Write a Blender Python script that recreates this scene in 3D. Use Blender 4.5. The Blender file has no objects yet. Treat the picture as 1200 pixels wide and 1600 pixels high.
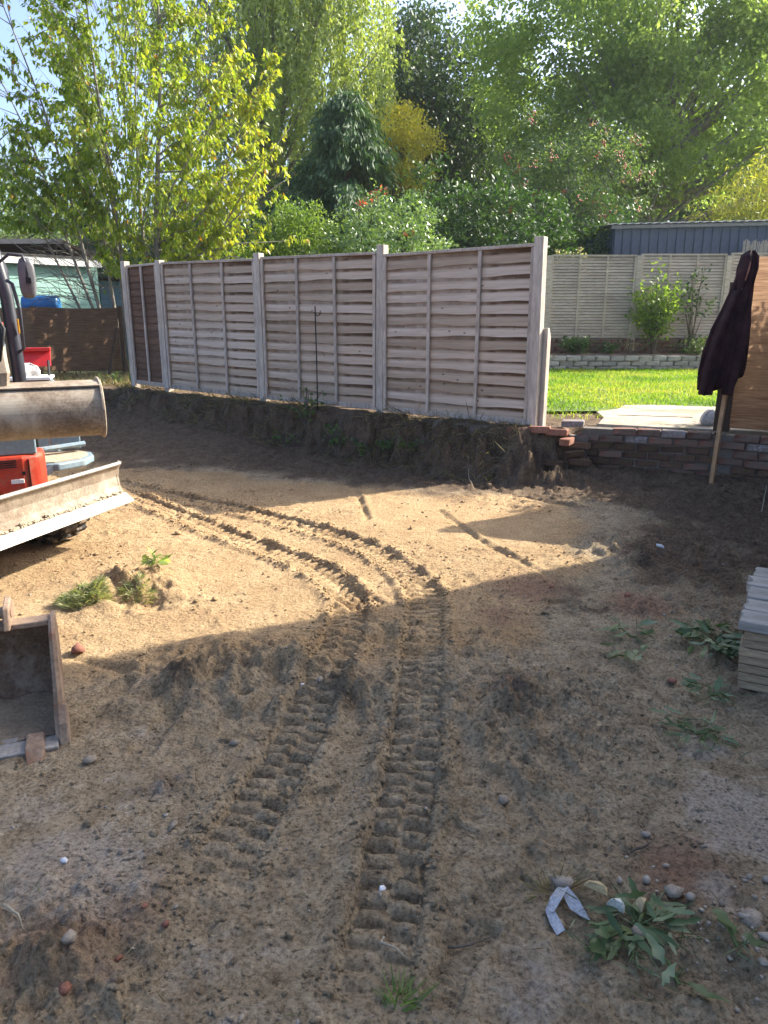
import bpy, bmesh, math, random
import numpy as np
from mathutils import Matrix, Vector, noise as mnoise

R = math.radians
random.seed(7)
rng = np.random.default_rng(11)
scene = bpy.context.scene
COL = scene.collection

# ------------------------------------------------------------------ camera, sky, sun, exposure
EYE = 1.6
PITCH = 15.1
cam_d = bpy.data.cameras.new('camera')
cam = bpy.data.objects.new('camera', cam_d); COL.objects.link(cam)
cam.location = (0, 0, EYE); cam.rotation_euler = (R(90 - PITCH), 0, 0)
cam_d.sensor_fit = 'VERTICAL'; cam_d.sensor_height = 24.0; cam_d.lens = 24.0 * 1150 / 1600
cam_d.clip_start = 0.05; cam_d.clip_end = 1000
scene.camera = cam

SUN_EL = R(34.3)
SUN_AZ = R(27.5)          # from +x towards +y
sun_dir = Vector((math.cos(SUN_AZ) * math.cos(SUN_EL), math.sin(SUN_AZ) * math.cos(SUN_EL), math.sin(SUN_EL)))
world = bpy.data.worlds.new('World'); scene.world = world; world.use_nodes = True
wn = world.node_tree; wn.nodes.clear()
sky = wn.nodes.new('ShaderNodeTexSky'); sky.sky_type = 'NISHITA'; sky.sun_disc = False
sky.sun_elevation = SUN_EL; sky.sun_rotation = R(90) - SUN_AZ
sky.air_density = 0.7; sky.dust_density = 4.0; sky.ozone_density = 3.0; sky.altitude = 0
bg = wn.nodes.new('ShaderNodeBackground'); bg.inputs['Strength'].default_value = 0.15
wo = wn.nodes.new('ShaderNodeOutputWorld')
wn.links.new(sky.outputs[0], bg.inputs[0]); wn.links.new(bg.outputs[0], wo.inputs[0])
sl = bpy.data.lights.new('sun', 'SUN'); sl.energy = 4.0; sl.angle = R(0.53); sl.color = (1.0, 0.93, 0.82)
so = bpy.data.objects.new('sun', sl); COL.objects.link(so)
so.rotation_euler = (-sun_dir).to_track_quat('-Z', 'Y').to_euler(); so.location = (20, 10, 20)
scene.view_settings.view_transform = 'Standard'; scene.view_settings.look = 'None'
scene.view_settings.gamma = 1.0; scene.view_settings.use_curve_mapping = False
scene.view_settings.exposure = 1.65

# ------------------------------------------------------------------ helpers
def ground_at(u, v, z=0.0):
    """rough layout: where the sight line of photo point (u, v) meets height z"""
    a = R(PITCH) + math.atan((v - 800) / 1150)
    d = (EYE - z) / math.tan(a)
    dep = d * math.cos(R(PITCH)) + (EYE - z) * math.sin(R(PITCH))
    return ((u - 600) / 1150 * dep, d)

class MB:
    def __init__(s, T=None):
        s.v = []; s.f = []; s.T = T or Matrix.Identity(4)
    def add(s, vs, fs):
        b = len(s.v)
        s.v.extend([tuple(s.T @ Vector(p)) for p in vs]); s.f.extend([tuple(b + i for i in q) for q in fs])
        return s
    def box(s, c, d, rot=None):
        M = Matrix.Translation(c) @ (rot or Matrix.Identity(4))
        x, y, z = d[0] / 2, d[1] / 2, d[2] / 2
        vs = [M @ Vector(p) for p in [(-x,-y,-z),(x,-y,-z),(x,y,-z),(-x,y,-z),(-x,-y,z),(x,-y,z),(x,y,z),(-x,y,z)]]
        return s.add(vs, [(0,3,2,1),(4,5,6,7),(0,1,5,4),(1,2,6,5),(2,3,7,6),(3,0,4,7)])
    def tube(s, pts, rad, n=8, cap=True, flat=1.0):
        pts = [Vector(p) for p in pts]
        if not hasattr(rad, '__len__'): rad = [rad] * len(pts)
        vs = []; fs = []
        ref = None
        for i, p in enumerate(pts):
            t = (pts[min(i+1, len(pts)-1)] - pts[max(i-1, 0)])
            if t.length < 1e-9: t = Vector((0,0,1))
            t.normalize()
            if ref is None:
                ref = Vector((0,0,1)) if abs(t.z) < .9 else Vector((1,0,0))
            a = t.cross(ref)
            if a.length < 1e-6: a = t.cross(Vector((0,1,0)))
            a.normalize(); b = a.cross(t); ref = b
            for k in range(n):
                q = 2*math.pi*k/n
                vs.append(p + rad[i]*(math.cos(q)*a + flat*math.sin(q)*b))
        for i in range(len(pts)-1):
            for k in range(n):
                k2 = (k+1) % n
                fs.append((i*n+k, i*n+k2, (i+1)*n+k2, (i+1)*n+k))
        if cap:
            fs.append(tuple(range(n-1,-1,-1))); fs.append(tuple((len(pts)-1)*n+k for k in range(n)))
        return s.add(vs, fs)
    def prism(s, prof, x0, x1):
        """profile of (y,z) points extruded along local x"""
        n = len(prof)
        vs = [(x0, p[0], p[1]) for p in prof] + [(x1, p[0], p[1]) for p in prof]
        fs = [(k, (k+1) % n, n+(k+1) % n, n+k) for k in range(n)]
        fs += [tuple(range(n-1,-1,-1)), tuple(range(n, 2*n))]
        return s.add(vs, fs)
    def sheet(s, prof, x0, x1, th):
        """open curved plate: profile of (y,z), thickness th to its left, extruded along x"""
        P = [Vector((p[0], p[1])) for p in prof]; off = []
        for i in range(len(P)):
            t = P[min(i+1, len(P)-1)] - P[max(i-1, 0)]; t.normalize()
            off.append(P[i] + th*Vector((-t.y, t.x)))
        n = len(P); vs = []
        for x in (x0, x1):
            vs += [(x, p.x, p.y) for p in P] + [(x, p.x, p.y) for p in off]
        fs = []
        for i in range(n-1):
            fs += [(i, i+1, 2*n+i+1, 2*n+i), (n+i+1, n+i, 3*n+i, 3*n+i+1)]
            fs += [(i+1, i, n+i, n+i+1), (2*n+i, 2*n+i+1, 3*n+i+1, 3*n+i)]
        fs += [(0, 2*n, 3*n, n), (n-1, 2*n-1, 4*n-1, 3*n-1)]
        return s.add(vs, fs)
    def mesh(s, name, mat=None, smooth=False):
        me = bpy.data.meshes.new(name); me.from_pydata([tuple(p) for p in s.v], [], s.f)
        if mat: me.materials.append(mat)
        me.validate()
        bm = bmesh.new(); bm.from_mesh(me); bmesh.ops.recalc_face_normals(bm, faces=bm.faces[:]); bm.to_mesh(me); bm.free()
        if smooth: me.shade_smooth()
        me.update()
        return me

def put(name, me, parent=None, loc=(0,0,0), rot=(0,0,0), scale=(1,1,1), bevel=0, worldspace=False):
    o = bpy.data.objects.new(name, me); COL.objects.link(o)
    o.location = loc; o.rotation_euler = rot; o.scale = scale
    if parent:
        o.parent = parent
        if worldspace: o.matrix_parent_inverse = Matrix.Translation(-Vector(parent.location))
    if bevel:
        m = o.modifiers.new('bevel', 'BEVEL'); m.width = bevel; m.segments = 2; m.limit_method = 'ANGLE'
    return o
def tag(o, label=None, cat=None, group=None, kind=None):
    if label: o['label'] = label
    if cat: o['category'] = cat
    if group: o['group'] = group
    if kind: o['kind'] = kind
    return o
def thing(name, label, cat, loc=(0,0,0), rz=0, group=None):
    o = bpy.data.objects.new(name, None); COL.objects.link(o); o.empty_display_size = .1
    o.location = loc; o.rotation_euler = (0, 0, rz)
    return tag(o, label, cat, group)
def np_mesh(name, V, F, mat=None, attrs=None, smooth=False):
    """V (n,3), F (m,k) arrays -> mesh, fast"""
    me = bpy.data.meshes.new(name)
    V = np.ascontiguousarray(V, dtype=np.float32); F = np.ascontiguousarray(F, dtype=np.int32)
    me.vertices.add(len(V)); me.vertices.foreach_set('co', V.ravel())
    k = F.shape[1]
    me.loops.add(F.size); me.loops.foreach_set('vertex_index', F.ravel())
    me.polygons.add(len(F)); me.polygons.foreach_set('loop_start', np.arange(0, F.size, k, dtype=np.int32))
    try: me.polygons.foreach_set('loop_total', np.full(len(F), k, dtype=np.int32))
    except Exception: pass
    if smooth: me.polygons.foreach_set('use_smooth', np.ones(len(F), dtype=bool))
    for an, av in (attrs or {}).items():
        a = me.attributes.new(an, 'FLOAT', 'POINT'); a.data.foreach_set('value', np.ascontiguousarray(av, dtype=np.float32))
    me.update(calc_edges=True)
    if mat: me.materials.append(mat)
    return me

# ------------------------------------------------------------------ numpy noise
def vnoise(x, y, seed=0):
    xi = np.floor(x).astype(np.int64); yi = np.floor(y).astype(np.int64)
    xf = x - xi; yf = y - yi
    def h(a, b):
        n = (a*374761393 + b*668265263 + seed*1442695041) & 0x7fffffff
        n = ((n ^ (n >> 13)) * 1274126177) & 0x7fffffff
        n = n ^ (n >> 16)
        return (n & 0xffff) / 65535.0
    u = xf*xf*xf*(xf*(xf*6-15)+10); v = yf*yf*yf*(yf*(yf*6-15)+10)
    a = h(xi, yi); b = h(xi+1, yi); c = h(xi, yi+1); d = h(xi+1, yi+1)
    return (a*(1-u)+b*u)*(1-v) + (c*(1-u)+d*u)*v - .5
def fbm(x, y, sc, octv, seed=0, gain=.5):
    s = 0; a = 1.0
    for o in range(octv):
        ang = .7*o+seed
        xr = x*math.cos(ang)-y*math.sin(ang); yr = x*math.sin(ang)+y*math.cos(ang)
        s = s + a*vnoise(xr*sc*2**o+17.3*o, yr*sc*2**o-9.1*o, seed*31+o); a *= gain
    return s
def sstep(a, b, x):
    t = np.clip((x-a)/(b-a), 0, 1); return t*t*(3-2*t)
def path_st(x, y, pts):
    """arc length, signed offset, arc end distance to a polyline"""
    best = np.full(x.shape, 1e9); S = np.zeros(x.shape); Tt = np.full(x.shape, 9.0); acc = 0.0
    for (x0, y0), (x1, y1) in zip(pts[:-1], pts[1:]):
        dx, dy = x1-x0, y1-y0; L = math.hypot(dx, dy); ux, uy = dx/L, dy/L
        a = np.clip((x-x0)*ux+(y-y0)*uy, 0, L)
        px = x-x0-a*ux; py = y-y0-a*uy; d = px*px+py*py
        m = d < best; best = np.where(m, d, best); S = np.where(m, acc+a, S)
        sg = np.sign(ux*(y-y0)-uy*(x-x0)); Tt = np.where(m, np.sqrt(d)*sg, Tt); acc += L
    return S, Tt, acc
def smooth_path(pts, it=2):
    for _ in range(it):
        q = [pts[0]]
        for a, b in zip(pts[:-1], pts[1:]):
            q += [(.75*a[0]+.25*b[0], .75*a[1]+.25*b[1]), (.25*a[0]+.75*b[0], .25*a[1]+.75*b[1])]
        q.append(pts[-1]); pts = q
    return pts

# ------------------------------------------------------------------ materials
def nodes(name):
    m = bpy.data.materials.new(name); m.use_nodes = True; nt = m.node_tree
    return m, nt, nt.nodes['Principled BSDF'], nt.nodes['Material Output']
def N(nt, t, **kw):
    n = nt.nodes.new(t)
    for k, v in kw.items():
        if k in n.inputs.keys(): n.inputs[k].default_value = v
        else: setattr(n, k, v)
    return n
def ramp(nt, fac, cols, lo=.3, hi=.7):
    r = nt.nodes.new('ShaderNodeValToRGB'); e = r.color_ramp.elements
    n = len(cols)
    while len(e) < n: e.new(.5)
    for i, c in enumerate(cols):
        e[i].position = lo+(hi-lo)*i/max(n-1, 1); e[i].color = (*c, 1)
    nt.links.new(fac, r.inputs[0]); return r.outputs[0]
def mixc(nt, fac, a, b, mode='MIX'):
    n = nt.nodes.new('ShaderNodeMix'); n.data_type = 'RGBA'; n.blend_type = mode
    for s, v in ((0, fac), (6, a), (7, b)):
        if isinstance(v, (int, float)): n.inputs[s].default_value = v
        elif isinstance(v, tuple): n.inputs[s].default_value = (*v, 1)
        else: nt.links.new(v, n.inputs[s])
    return n.outputs[2]
def noise_tex(nt, scale, detail=6, rough=.6, stretch=(1,1,1), coord='Object', dist=0):
    tc = nt.nodes.new('ShaderNodeTexCoord'); mp = nt.nodes.new('ShaderNodeMapping'); mp.inputs['Scale'].default_value = stretch
    nt.links.new(tc.outputs[coord], mp.inputs[0])
    t = N(nt, 'ShaderNodeTexNoise', Scale=scale, Detail=detail, Roughness=rough, Distortion=dist)
    nt.links.new(mp.outputs[0], t.inputs['Vector']); return t.outputs['Fac']
def bump(nt, h, bsdf, strength=.3, dist=.01, prev=None):
    b = N(nt, 'ShaderNodeBump', Strength=strength, Distance=dist); nt.links.new(h, b.inputs['Height'])
    if prev: nt.links.new(prev, b.inputs['Normal'])
    nt.links.new(b.outputs[0], bsdf.inputs['Normal']); return b.outputs[0]
def proc(name, cols, scale=3, rough=.85, bmp=.3, bdist=.01, stretch=(1,1,1), coord='Object', rnd=0.0, lo=.3, hi=.7, fine=None, fine_amt=.35, metal=0, spec=.3, dirt=None, dirt_scale=2, dirt_lo=.5, dirt_hi=.62):
    m, nt, b, o = nodes(name)
    f = noise_tex(nt, scale, 8, .62, stretch, coord)
    c = ramp(nt, f, cols, lo, hi)
    f2 = noise_tex(nt, fine or scale*9, 5, .65, stretch, coord)
    g = ramp(nt, f2, [(1-fine_amt,)*3, (1+fine_amt*.6,)*3], .3, .7)
    c = mixc(nt, 1.0, c, g, 'MULTIPLY')
    if rnd:
        oi = nt.nodes.new('ShaderNodeObjectInfo')
        v = ramp(nt, oi.outputs['Random'], [(1-rnd, 1-rnd, 1-rnd), (1+rnd*.6, 1+rnd*.5, 1+rnd*.45)], 0, 1)
        c = mixc(nt, 1.0, c, v, 'MULTIPLY')
    if dirt:
        f3 = noise_tex(nt, dirt_scale, 8, .7, (1,1,1), coord)
        k = ramp(nt, f3, [(0,0,0), (1,1,1)], dirt_lo, dirt_hi)
        c = mixc(nt, k, c, dirt)
    nt.links.new(c, b.inputs['Base Color']); b.inputs['Roughness'].default_value = rough
    b.inputs['Metallic'].default_value = metal; b.inputs['Specular IOR Level'].default_value = spec
    if bmp: bump(nt, f2, b, bmp, bdist)
    return m
def leafmat(name, cols, trans=.45, rough=.5, spec=.35, tcol=(1.5, 1.5, .55)):
    m, nt, b, o = nodes(name)
    a = nt.nodes.new('ShaderNodeAttribute'); a.attribute_name = 'tint'
    c = ramp(nt, a.outputs['Fac'], cols, 0, 1)
    nt.links.new(c, b.inputs['Base Color']); b.inputs['Roughness'].default_value = rough
    b.inputs['Specular IOR Level'].default_value = spec
    t = nt.nodes.new('ShaderNodeBsdfTranslucent')
    nt.links.new(mixc(nt, 1.0, c, tcol, 'MULTIPLY'), t.inputs[0])
    mx = nt.nodes.new('ShaderNodeMixShader'); mx.inputs[0].default_value = trans
    nt.links.new(b.outputs[0], mx.inputs[1]); nt.links.new(t.outputs[0], mx.inputs[2]); nt.links.new(mx.outputs[0], o.inputs[0])
    return m
def metalpaint(name, col, dirt=(.33, .26, .17), amt=(.5, .68), rough=.45, scale=5):
    return proc(name, [tuple(c*.8 for c in col), col, tuple(min(1, c*1.12) for c in col)], scale, rough, .12, .002, fine_amt=.18, dirt=dirt, dirt_scale=scale*1.6, dirt_lo=amt[0], dirt_hi=amt[1], spec=.4)

def soil_material():
    m, nt, b, o = nodes('soil')
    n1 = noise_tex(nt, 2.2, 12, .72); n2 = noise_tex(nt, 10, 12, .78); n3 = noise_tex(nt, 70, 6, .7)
    sun_tone = ramp(nt, n1, [(.32, .208, .11), (.42, .29, .155), (.50, .36, .205)], .3, .7)
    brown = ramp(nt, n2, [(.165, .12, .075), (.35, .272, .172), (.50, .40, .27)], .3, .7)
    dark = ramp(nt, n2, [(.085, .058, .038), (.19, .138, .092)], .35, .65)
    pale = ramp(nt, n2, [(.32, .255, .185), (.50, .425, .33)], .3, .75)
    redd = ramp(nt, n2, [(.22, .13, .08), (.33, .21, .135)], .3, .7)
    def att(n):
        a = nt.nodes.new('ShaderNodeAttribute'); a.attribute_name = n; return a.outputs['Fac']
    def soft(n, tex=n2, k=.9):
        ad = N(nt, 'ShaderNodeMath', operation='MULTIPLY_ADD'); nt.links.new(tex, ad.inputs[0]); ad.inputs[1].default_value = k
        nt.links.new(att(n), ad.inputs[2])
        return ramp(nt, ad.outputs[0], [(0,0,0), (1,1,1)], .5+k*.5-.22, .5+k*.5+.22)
    c = mixc(nt, soft('sun_tone'), brown, sun_tone)
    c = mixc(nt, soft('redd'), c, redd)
    c = mixc(nt, soft('dark_soil'), c, dark)
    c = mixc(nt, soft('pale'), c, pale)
    g = ramp(nt, n3, [(.30, .27, .24), (1.05, 1.04, 1.02), (1.4, 1.4, 1.4)], .30, .70)  # fine mottling, painted in for the tiny shadows between the grains
    c = mixc(nt, 1.0, c, g, 'MULTIPLY')
    # tiny pale grit
    vo = N(nt, 'ShaderNodeTexVoronoi', Scale=60.0); tc = nt.nodes.new('ShaderNodeTexCoord'); nt.links.new(tc.outputs['Object'], vo.inputs['Vector'])
    gr = ramp(nt, vo.outputs['Distance'], [(1,1,1), (0,0,0)], .05, .12)
    sel = ramp(nt, vo.outputs['Color'], [(0,0,0), (1,1,1)], .72, .78)
    gm = mixc(nt, 1.0, gr, sel, 'MULTIPLY')
    c = mixc(nt, gm, c, (.42, .37, .29))
    nt.links.new(c, b.inputs['Base Color']); b.inputs['Roughness'].default_value = .95; b.inputs['Specular IOR Level'].default_value = .15
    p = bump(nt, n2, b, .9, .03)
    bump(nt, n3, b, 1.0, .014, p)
    return m
MAT_SOIL = soil_material()

# ------------------------------------------------------------------ layout of the fence line
PA = (-3.82, 11.45); PB = (-3.15, 10.9); PC = (-1.57, 9.77); PD = (-.03, 8.61); PE = (1.515, 7.45)
PS = (3.15, 6.85)             # corner of the brick wall where the screen starts
PW = (5.3, 5.36)              # wall meets the house
BANK = [(-14, 13.6), (-6, 12.2), PA, PB, PC, PD, PE]
WALL = [PE, PS, PW, (9, 2.8)]

TRK = .185
def tp(*uv): return smooth_path([ground_at(u, v) for u, v in uv])
tracks = [   # path, depth
    (tp((566, 1680), (590, 1500), (617, 1350), (642, 1200), (652, 1110), (660, 1020), (666, 960), (662, 920), (630, 890), (585, 862), (527, 837), (433, 810), (330, 788), (240, 768), (170, 754)), .95),
    (tp((300, 1450), (322, 1410), (372, 1310), (440, 1200), (485, 1110), (520, 1030), (545, 970), (548, 930), (510, 898), (455, 872), (393, 851), (327, 826), (247, 793), (200, 775)), .95),
    (tp((478, 893), (530, 920), (590, 952)), 1.0),
]
boots = []
for u, v, a, s in [(245, 1150, 80, 1), (770, 1405, 30, 1), (800, 1245, 100, .8), (545, 1240, 20, .9), (700, 1330, 60, .9),
                   (420, 1100, 70, .8), (735, 1190, 90, .8), (860, 1130, 40, .7), (300, 1100, 60, .8), (760, 1070, 20, .7), (1010, 1250, 50, .7), (720, 1500, 60, .8), (880, 1200, 110, .7), (560, 1060, 130, .7)]:
    boots.append((*ground_at(u, v), R(a), s))
mounds = [(*ground_at(205, 925), .26, .10), (*ground_at(330, 1060), .34, .07), (*ground_at(600, 990), .2, .05), (*ground_at(430, 1040), .28, .055), (*ground_at(60, 1520), .3, .04),
          (*ground_at(560, 1085), .2, .035), (*ground_at(780, 1110), .3, .03), (*ground_at(1000, 870), .5, .03), (*ground_at(730, 1010), .25, .03), (*ground_at(1150, 1500), .3, .03)]
holes = [(*ground_at(608, 998), .07, .05), (*ground_at(235, 945), .1, .06), (*ground_at(575, 1130), .12, .035)]

def height(x, y, detail=True):
    """height of the dug soil, plus the masks used by the soil material"""
    _, tb, _ = path_st(x, y, BANK); _, tw, _ = path_st(x, y, WALL)
    left = 1-sstep(1.2, 1.7, x)
    n1 = fbm(x, y, 1.1, 3, 3); n2 = fbm(x, y, 4.0, 3, 5)
    floor = .26*sstep(7.4, 10.6, y)*sstep(.6, -2.2, x) + .03*n1
    dfront = -tb                                     # metres in front of the fence line
    w = .62+.2*n2+.1*sstep(0, -3, x)
    e = dfront-.10-.10*n2-.12*n1
    lip = 1-sstep(0, 1, e/w)
    dw = -tw
    lip2 = 1-sstep(-.22, -.05, dw)
    toe = .13*(1-sstep(0, .55, dw+.25*n2))*sstep(1.2, 1.8, x)
    top = .49+.03*n2
    wb = sstep(1.80, 2.10, x+.1*n2); k = lip*(1-wb)+lip2*wb
    z = floor*(1-k)+top*k + toe*(1-k)
    bankface = np.clip(4*lip*(1-lip), 0, 1)*(1-wb)
    if not detail: return z
    near = 1-k
    n3 = fbm(x, y, 11, 3, 8); n4 = fbm(x, y, 30, 3, 9, .6)
    rough = .45+1.1*np.clip(fbm(x, y, .7, 2, 21)+.5, 0, 1)
    smoothpatch = np.zeros_like(x)
    for (px, py, r) in [(*ground_at(130, 1310), .42), (*ground_at(1130, 1270), .38), (*ground_at(900, 830), .9), (*ground_at(680, 800), .8), (*ground_at(420, 1570), .18)]:
        smoothpatch = np.maximum(smoothpatch, np.exp(-(((x-px)**2+(y-py)**2)/(r*r))**2))
    lit = sstep(2.6, 3.6, y)*(1-sstep(6.6, 7.2, y))*(1-sstep(.8, 1.8, x))
    rough = rough*(1-.7*smoothpatch)*(1-.62*lit)
    n5 = fbm(x, y, 80, 2, 19, .6)
    det = near*rough*(.017*n3+.015*n4+.011*n5+.020*np.abs(n2)*n3)
    loose = np.zeros_like(x)
    for (px, py, r, a) in [(*ground_at(860, 1140), .34, 1), (*ground_at(560, 1100), .20, 1), (*ground_at(330, 1060), .26, .4), (*ground_at(50, 1560), .3, .5), (*ground_at(820, 1195), .2, .8), (*ground_at(990, 1250), .12, 1), (*ground_at(730, 1000), .2, .7), (*ground_at(700, 1260), .16, .8), (*ground_at(640, 1000), .12, .7), (*ground_at(1000, 860), .5, .7), (*ground_at(250, 1240), .2, .5), (*ground_at(450, 1330), .14, .6), (*ground_at(940, 950), .4, .6), (*ground_at(1080, 790), .6, .5)]:
        loose = np.maximum(loose, a*np.exp(-((x-px)**2+(y-py)**2)/(r*r)))
    loose = np.clip(loose*1.1+1.3*n2+.5*n3-.25, 0, 1)*sstep(.02, .3, loose)
    det = det+near*loose*(.05*np.clip(fbm(x, y, 26, 3, 44, .65), -.15, 1)+.022*n3)
    clump = np.clip(fbm(x, y, 16, 3, 14, .6)-.12, 0, 1)*np.clip(fbm(x, y, 1.6, 2, 15)+.25, 0, 1)
    det = det+near*.075*clump*(1-.8*smoothpatch)*(1-.6*lit)
    z = z+det + bankface*(.15*n3+.10*n4+.10*n2)+.05*np.clip(n3, 0, 1)*sstep(.9, .1, np.abs(dfront-.75))*(1-wb)*(1-k)
    for px, py, r, h in mounds:
        q = ((x-px)**2+(y-py)**2)/(r*r)
        z = z+h*np.exp(-q)*(1+1.4*n3+.8*n2)
    for px, py, r, h in holes:
        z = z-h*np.exp(-((x-px)**2+(y-py)**2)/(r*r))
    trmask = np.zeros_like(x)
    for pts, dep in tracks:
        pa = np.array(pts); bx0, by0 = pa.min(0)-.35; bx1, by1 = pa.max(0)+.35
        m = (x > bx0) & (x < bx1) & (y > by0) & (y < by1)
        if not m.any(): continue
        xx, yy = x[m], y[m]; s, t, L = path_st(xx, yy, pts)
        wob = .012*vnoise(s*6, t*3, 4)
        t = t+wob; hw = TRK/2
        endf = sstep(0, .55, s)*sstep(0, .2, L-s)
        inside = 1-sstep(hw-.008, hw+.012, np.abs(t))
        pitch = .070
        row = t > 0
        ph = (s+np.where(row, .0, pitch*.5)+.12*np.abs(t)+.035*vnoise(s*2.1, s*0+5, 61))/pitch
        fr = ph-np.floor(ph)
        bar = np.sqrt(np.clip(1-((fr-.42)/.40)**2, 0, 1))
        brk = sstep(-.50, -.34, vnoise(np.floor(ph)*3.7+np.where(row, 50, 0), t*9, 77)+.45*vnoise(s*14, t*22, 78))
        gap = 1-sstep(.004, .016, np.abs(t+.004))
        lane = 1-gap*.8
        keep = .75+.3*sstep(-.35, .05, vnoise(s*1.3, t*0+3, 91))
        bid = np.floor(ph)*1.37+np.where(row, 91.7, 0)
        hb = 1+.55*vnoise(bid, bid*.31, 34)
        ew = 1-.6*sstep(.080+.02*vnoise(bid*2.1, bid, 36), .094+.02*vnoise(bid*2.1, bid, 36), np.abs(t))
        prof = -.034+.036*bar*brk*lane*hb*ew*(1+.3*vnoise(s*32, t*45, 33))+.014*gap
        flatten = 1-1.0*inside*endf
        berm = .022*np.exp(-((np.abs(t)-hw-.035)/.03)**2)*endf*(1+1.5*vnoise(s*9, t*9, 12))
        zz = z[m]; base = zz-det[m]*(1-flatten)
        z[m] = base+inside*endf*prof*dep*keep+berm*dep
        trmask[m] = np.maximum(trmask[m], inside*endf)
    for bx, by, a, st in boots:
        lx = (x-bx)*math.cos(a)+(y-by)*math.sin(a); ly = -(x-bx)*math.sin(a)+(y-by)*math.cos(a)
        m = (np.abs(lx) < .2) & (np.abs(ly) < .09)
        if not m.any(): continue
        l = lx[m]; w_ = ly[m]
        half = .048-.012*np.exp(-((l+.03)/.05)**2)
        sh = (1-sstep(half-.006, half+.008, np.abs(w_)))*(1-sstep(.135, .15, np.abs(l)))
        tread = .5+.5*np.sign(np.sin(l*2*math.pi/.026))
        z[m] = z[m]*1 - st*sh*(.012+.008*tread*(.4+1.2*np.clip(vnoise(l*30, w_*30, 5)+.5, 0, 1)))-det[m]*.7*sh + .006*st*np.exp(-((np.abs(w_)-half-.015)/.01)**2)*(np.abs(l) < .14)
    # grooves left in the lit soil
    for uv in [((557, 770), (575, 812)), ((740, 760), (830, 780), (930, 797)), ((690, 800), (760, 850), (860, 900)), ((120, 1030), (205, 1055)), ((700, 1470), (770, 1455))]:
        pts = [ground_at(*q) for q in uv]; s, t, L = path_st(x, y, pts)
        z = z-.020*np.exp(-(t/.022)**2)*(1+1.2*n3)+.010*np.exp(-((t-.045)/.025)**2)*(1+1.2*n3)
    # masks
    sun_tone = sstep(2.7, 3.7, y-.25*x-.25*n1)*(1-sstep(6.6, 7.3, y+.35*x+.6*n1))*(1-sstep(.9, 2.2, x-.25*(y-5.3)+.6*n1))  # warmer, paler soil tone painted where the sun patch falls
    sun_tone = np.clip(sun_tone-.15, 0, 1)*.95
    dark_soil = np.clip(np.maximum(bankface, k*.7)*1.0+.80*sstep(6.3, 7.5, y+.35*x)+.72*sstep(.8, 2.4, x-.3*(y-4.5)+.8*n1)*sstep(3.2, 4.8, y), 0, .95)  # darker soil: damp bank face, also the back strip and right side
    dark_soil = dark_soil*(1-.5*trmask)
    dark_soil = np.maximum(dark_soil, .42*loose)
    dark_soil = np.clip(dark_soil+.42*fbm(x, y, 2.2, 5, 55, .6), 0, 1)
    pale = np.zeros_like(x)
    for px, py, r, a in [(*ground_at(130, 1310), .44, .62), (*ground_at(1145, 1270), .30, 1.0), (*ground_at(1130, 1390), .10, 1.0), (*ground_at(380, 1560), .2, .75), (*ground_at(1060, 1180), .3, .35), (*ground_at(760, 1560), .25, .45), (*ground_at(40, 1400), .2, .6), (*ground_at(240, 1150), .15, .3), (*ground_at(985, 1190), .4, .3)]:
        pale = np.maximum(pale, (a*.8+.9*n2)*np.exp(-(((x-px)**2+(y-py)**2)/(r*r))))
    redd = np.zeros_like(x)
    for px, py, r, a in [(*ground_at(830, 920), .35, .6), (*ground_at(1000, 950), .3, .6), (*ground_at(780, 960), .25, .5), (*ground_at(130, 1440), .35, .5), (*ground_at(1070, 1360), .25, .55), (*ground_at(640, 890), .3, .35), (*ground_at(800, 1080), .25, .4)]:
        redd = np.maximum(redd, a*np.exp(-(((x-px)**2+(y-py)**2)/(r*r))))
    return z, sun_tone, dark_soil, pale, redd

def gz(x, y):
    r = height(np.array([float(x)]), np.array([float(y)])); return float(r[0][0])

# ------------------------------------------------------------------ the ground
NX = 700
ys = np.concatenate([np.geomspace(.5, 3.4, 430)[:-1], np.linspace(3.4, 6.5, 280)[:-1], np.geomspace(6.5, 12.6, 130)]); NY = len(ys); ss = np.linspace(-1, 1, NX)
Y = np.repeat(ys[:, None], NX, 1); X = ss[None, :]*(1.5+.72*Y)
jit = rng.normal(0, .12, X.shape); X = X+jit*(2*(1.5+.72*Y)/NX)
Z, SUN_TONE, DARK_SOIL, PALE, REDD = height(X.ravel().copy(), Y.ravel().copy())
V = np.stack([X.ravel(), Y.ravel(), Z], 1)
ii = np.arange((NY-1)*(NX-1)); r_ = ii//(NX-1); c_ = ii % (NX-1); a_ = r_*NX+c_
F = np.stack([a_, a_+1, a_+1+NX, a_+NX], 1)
me = np_mesh('ground', V, F, MAT_SOIL, dict(sun_tone=SUN_TONE, dark_soil=DARK_SOIL, pale=PALE, redd=REDD), smooth=True)
tag(put('ground', me), 'dug brown soil with track marks', None, None, 'structure')
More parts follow.
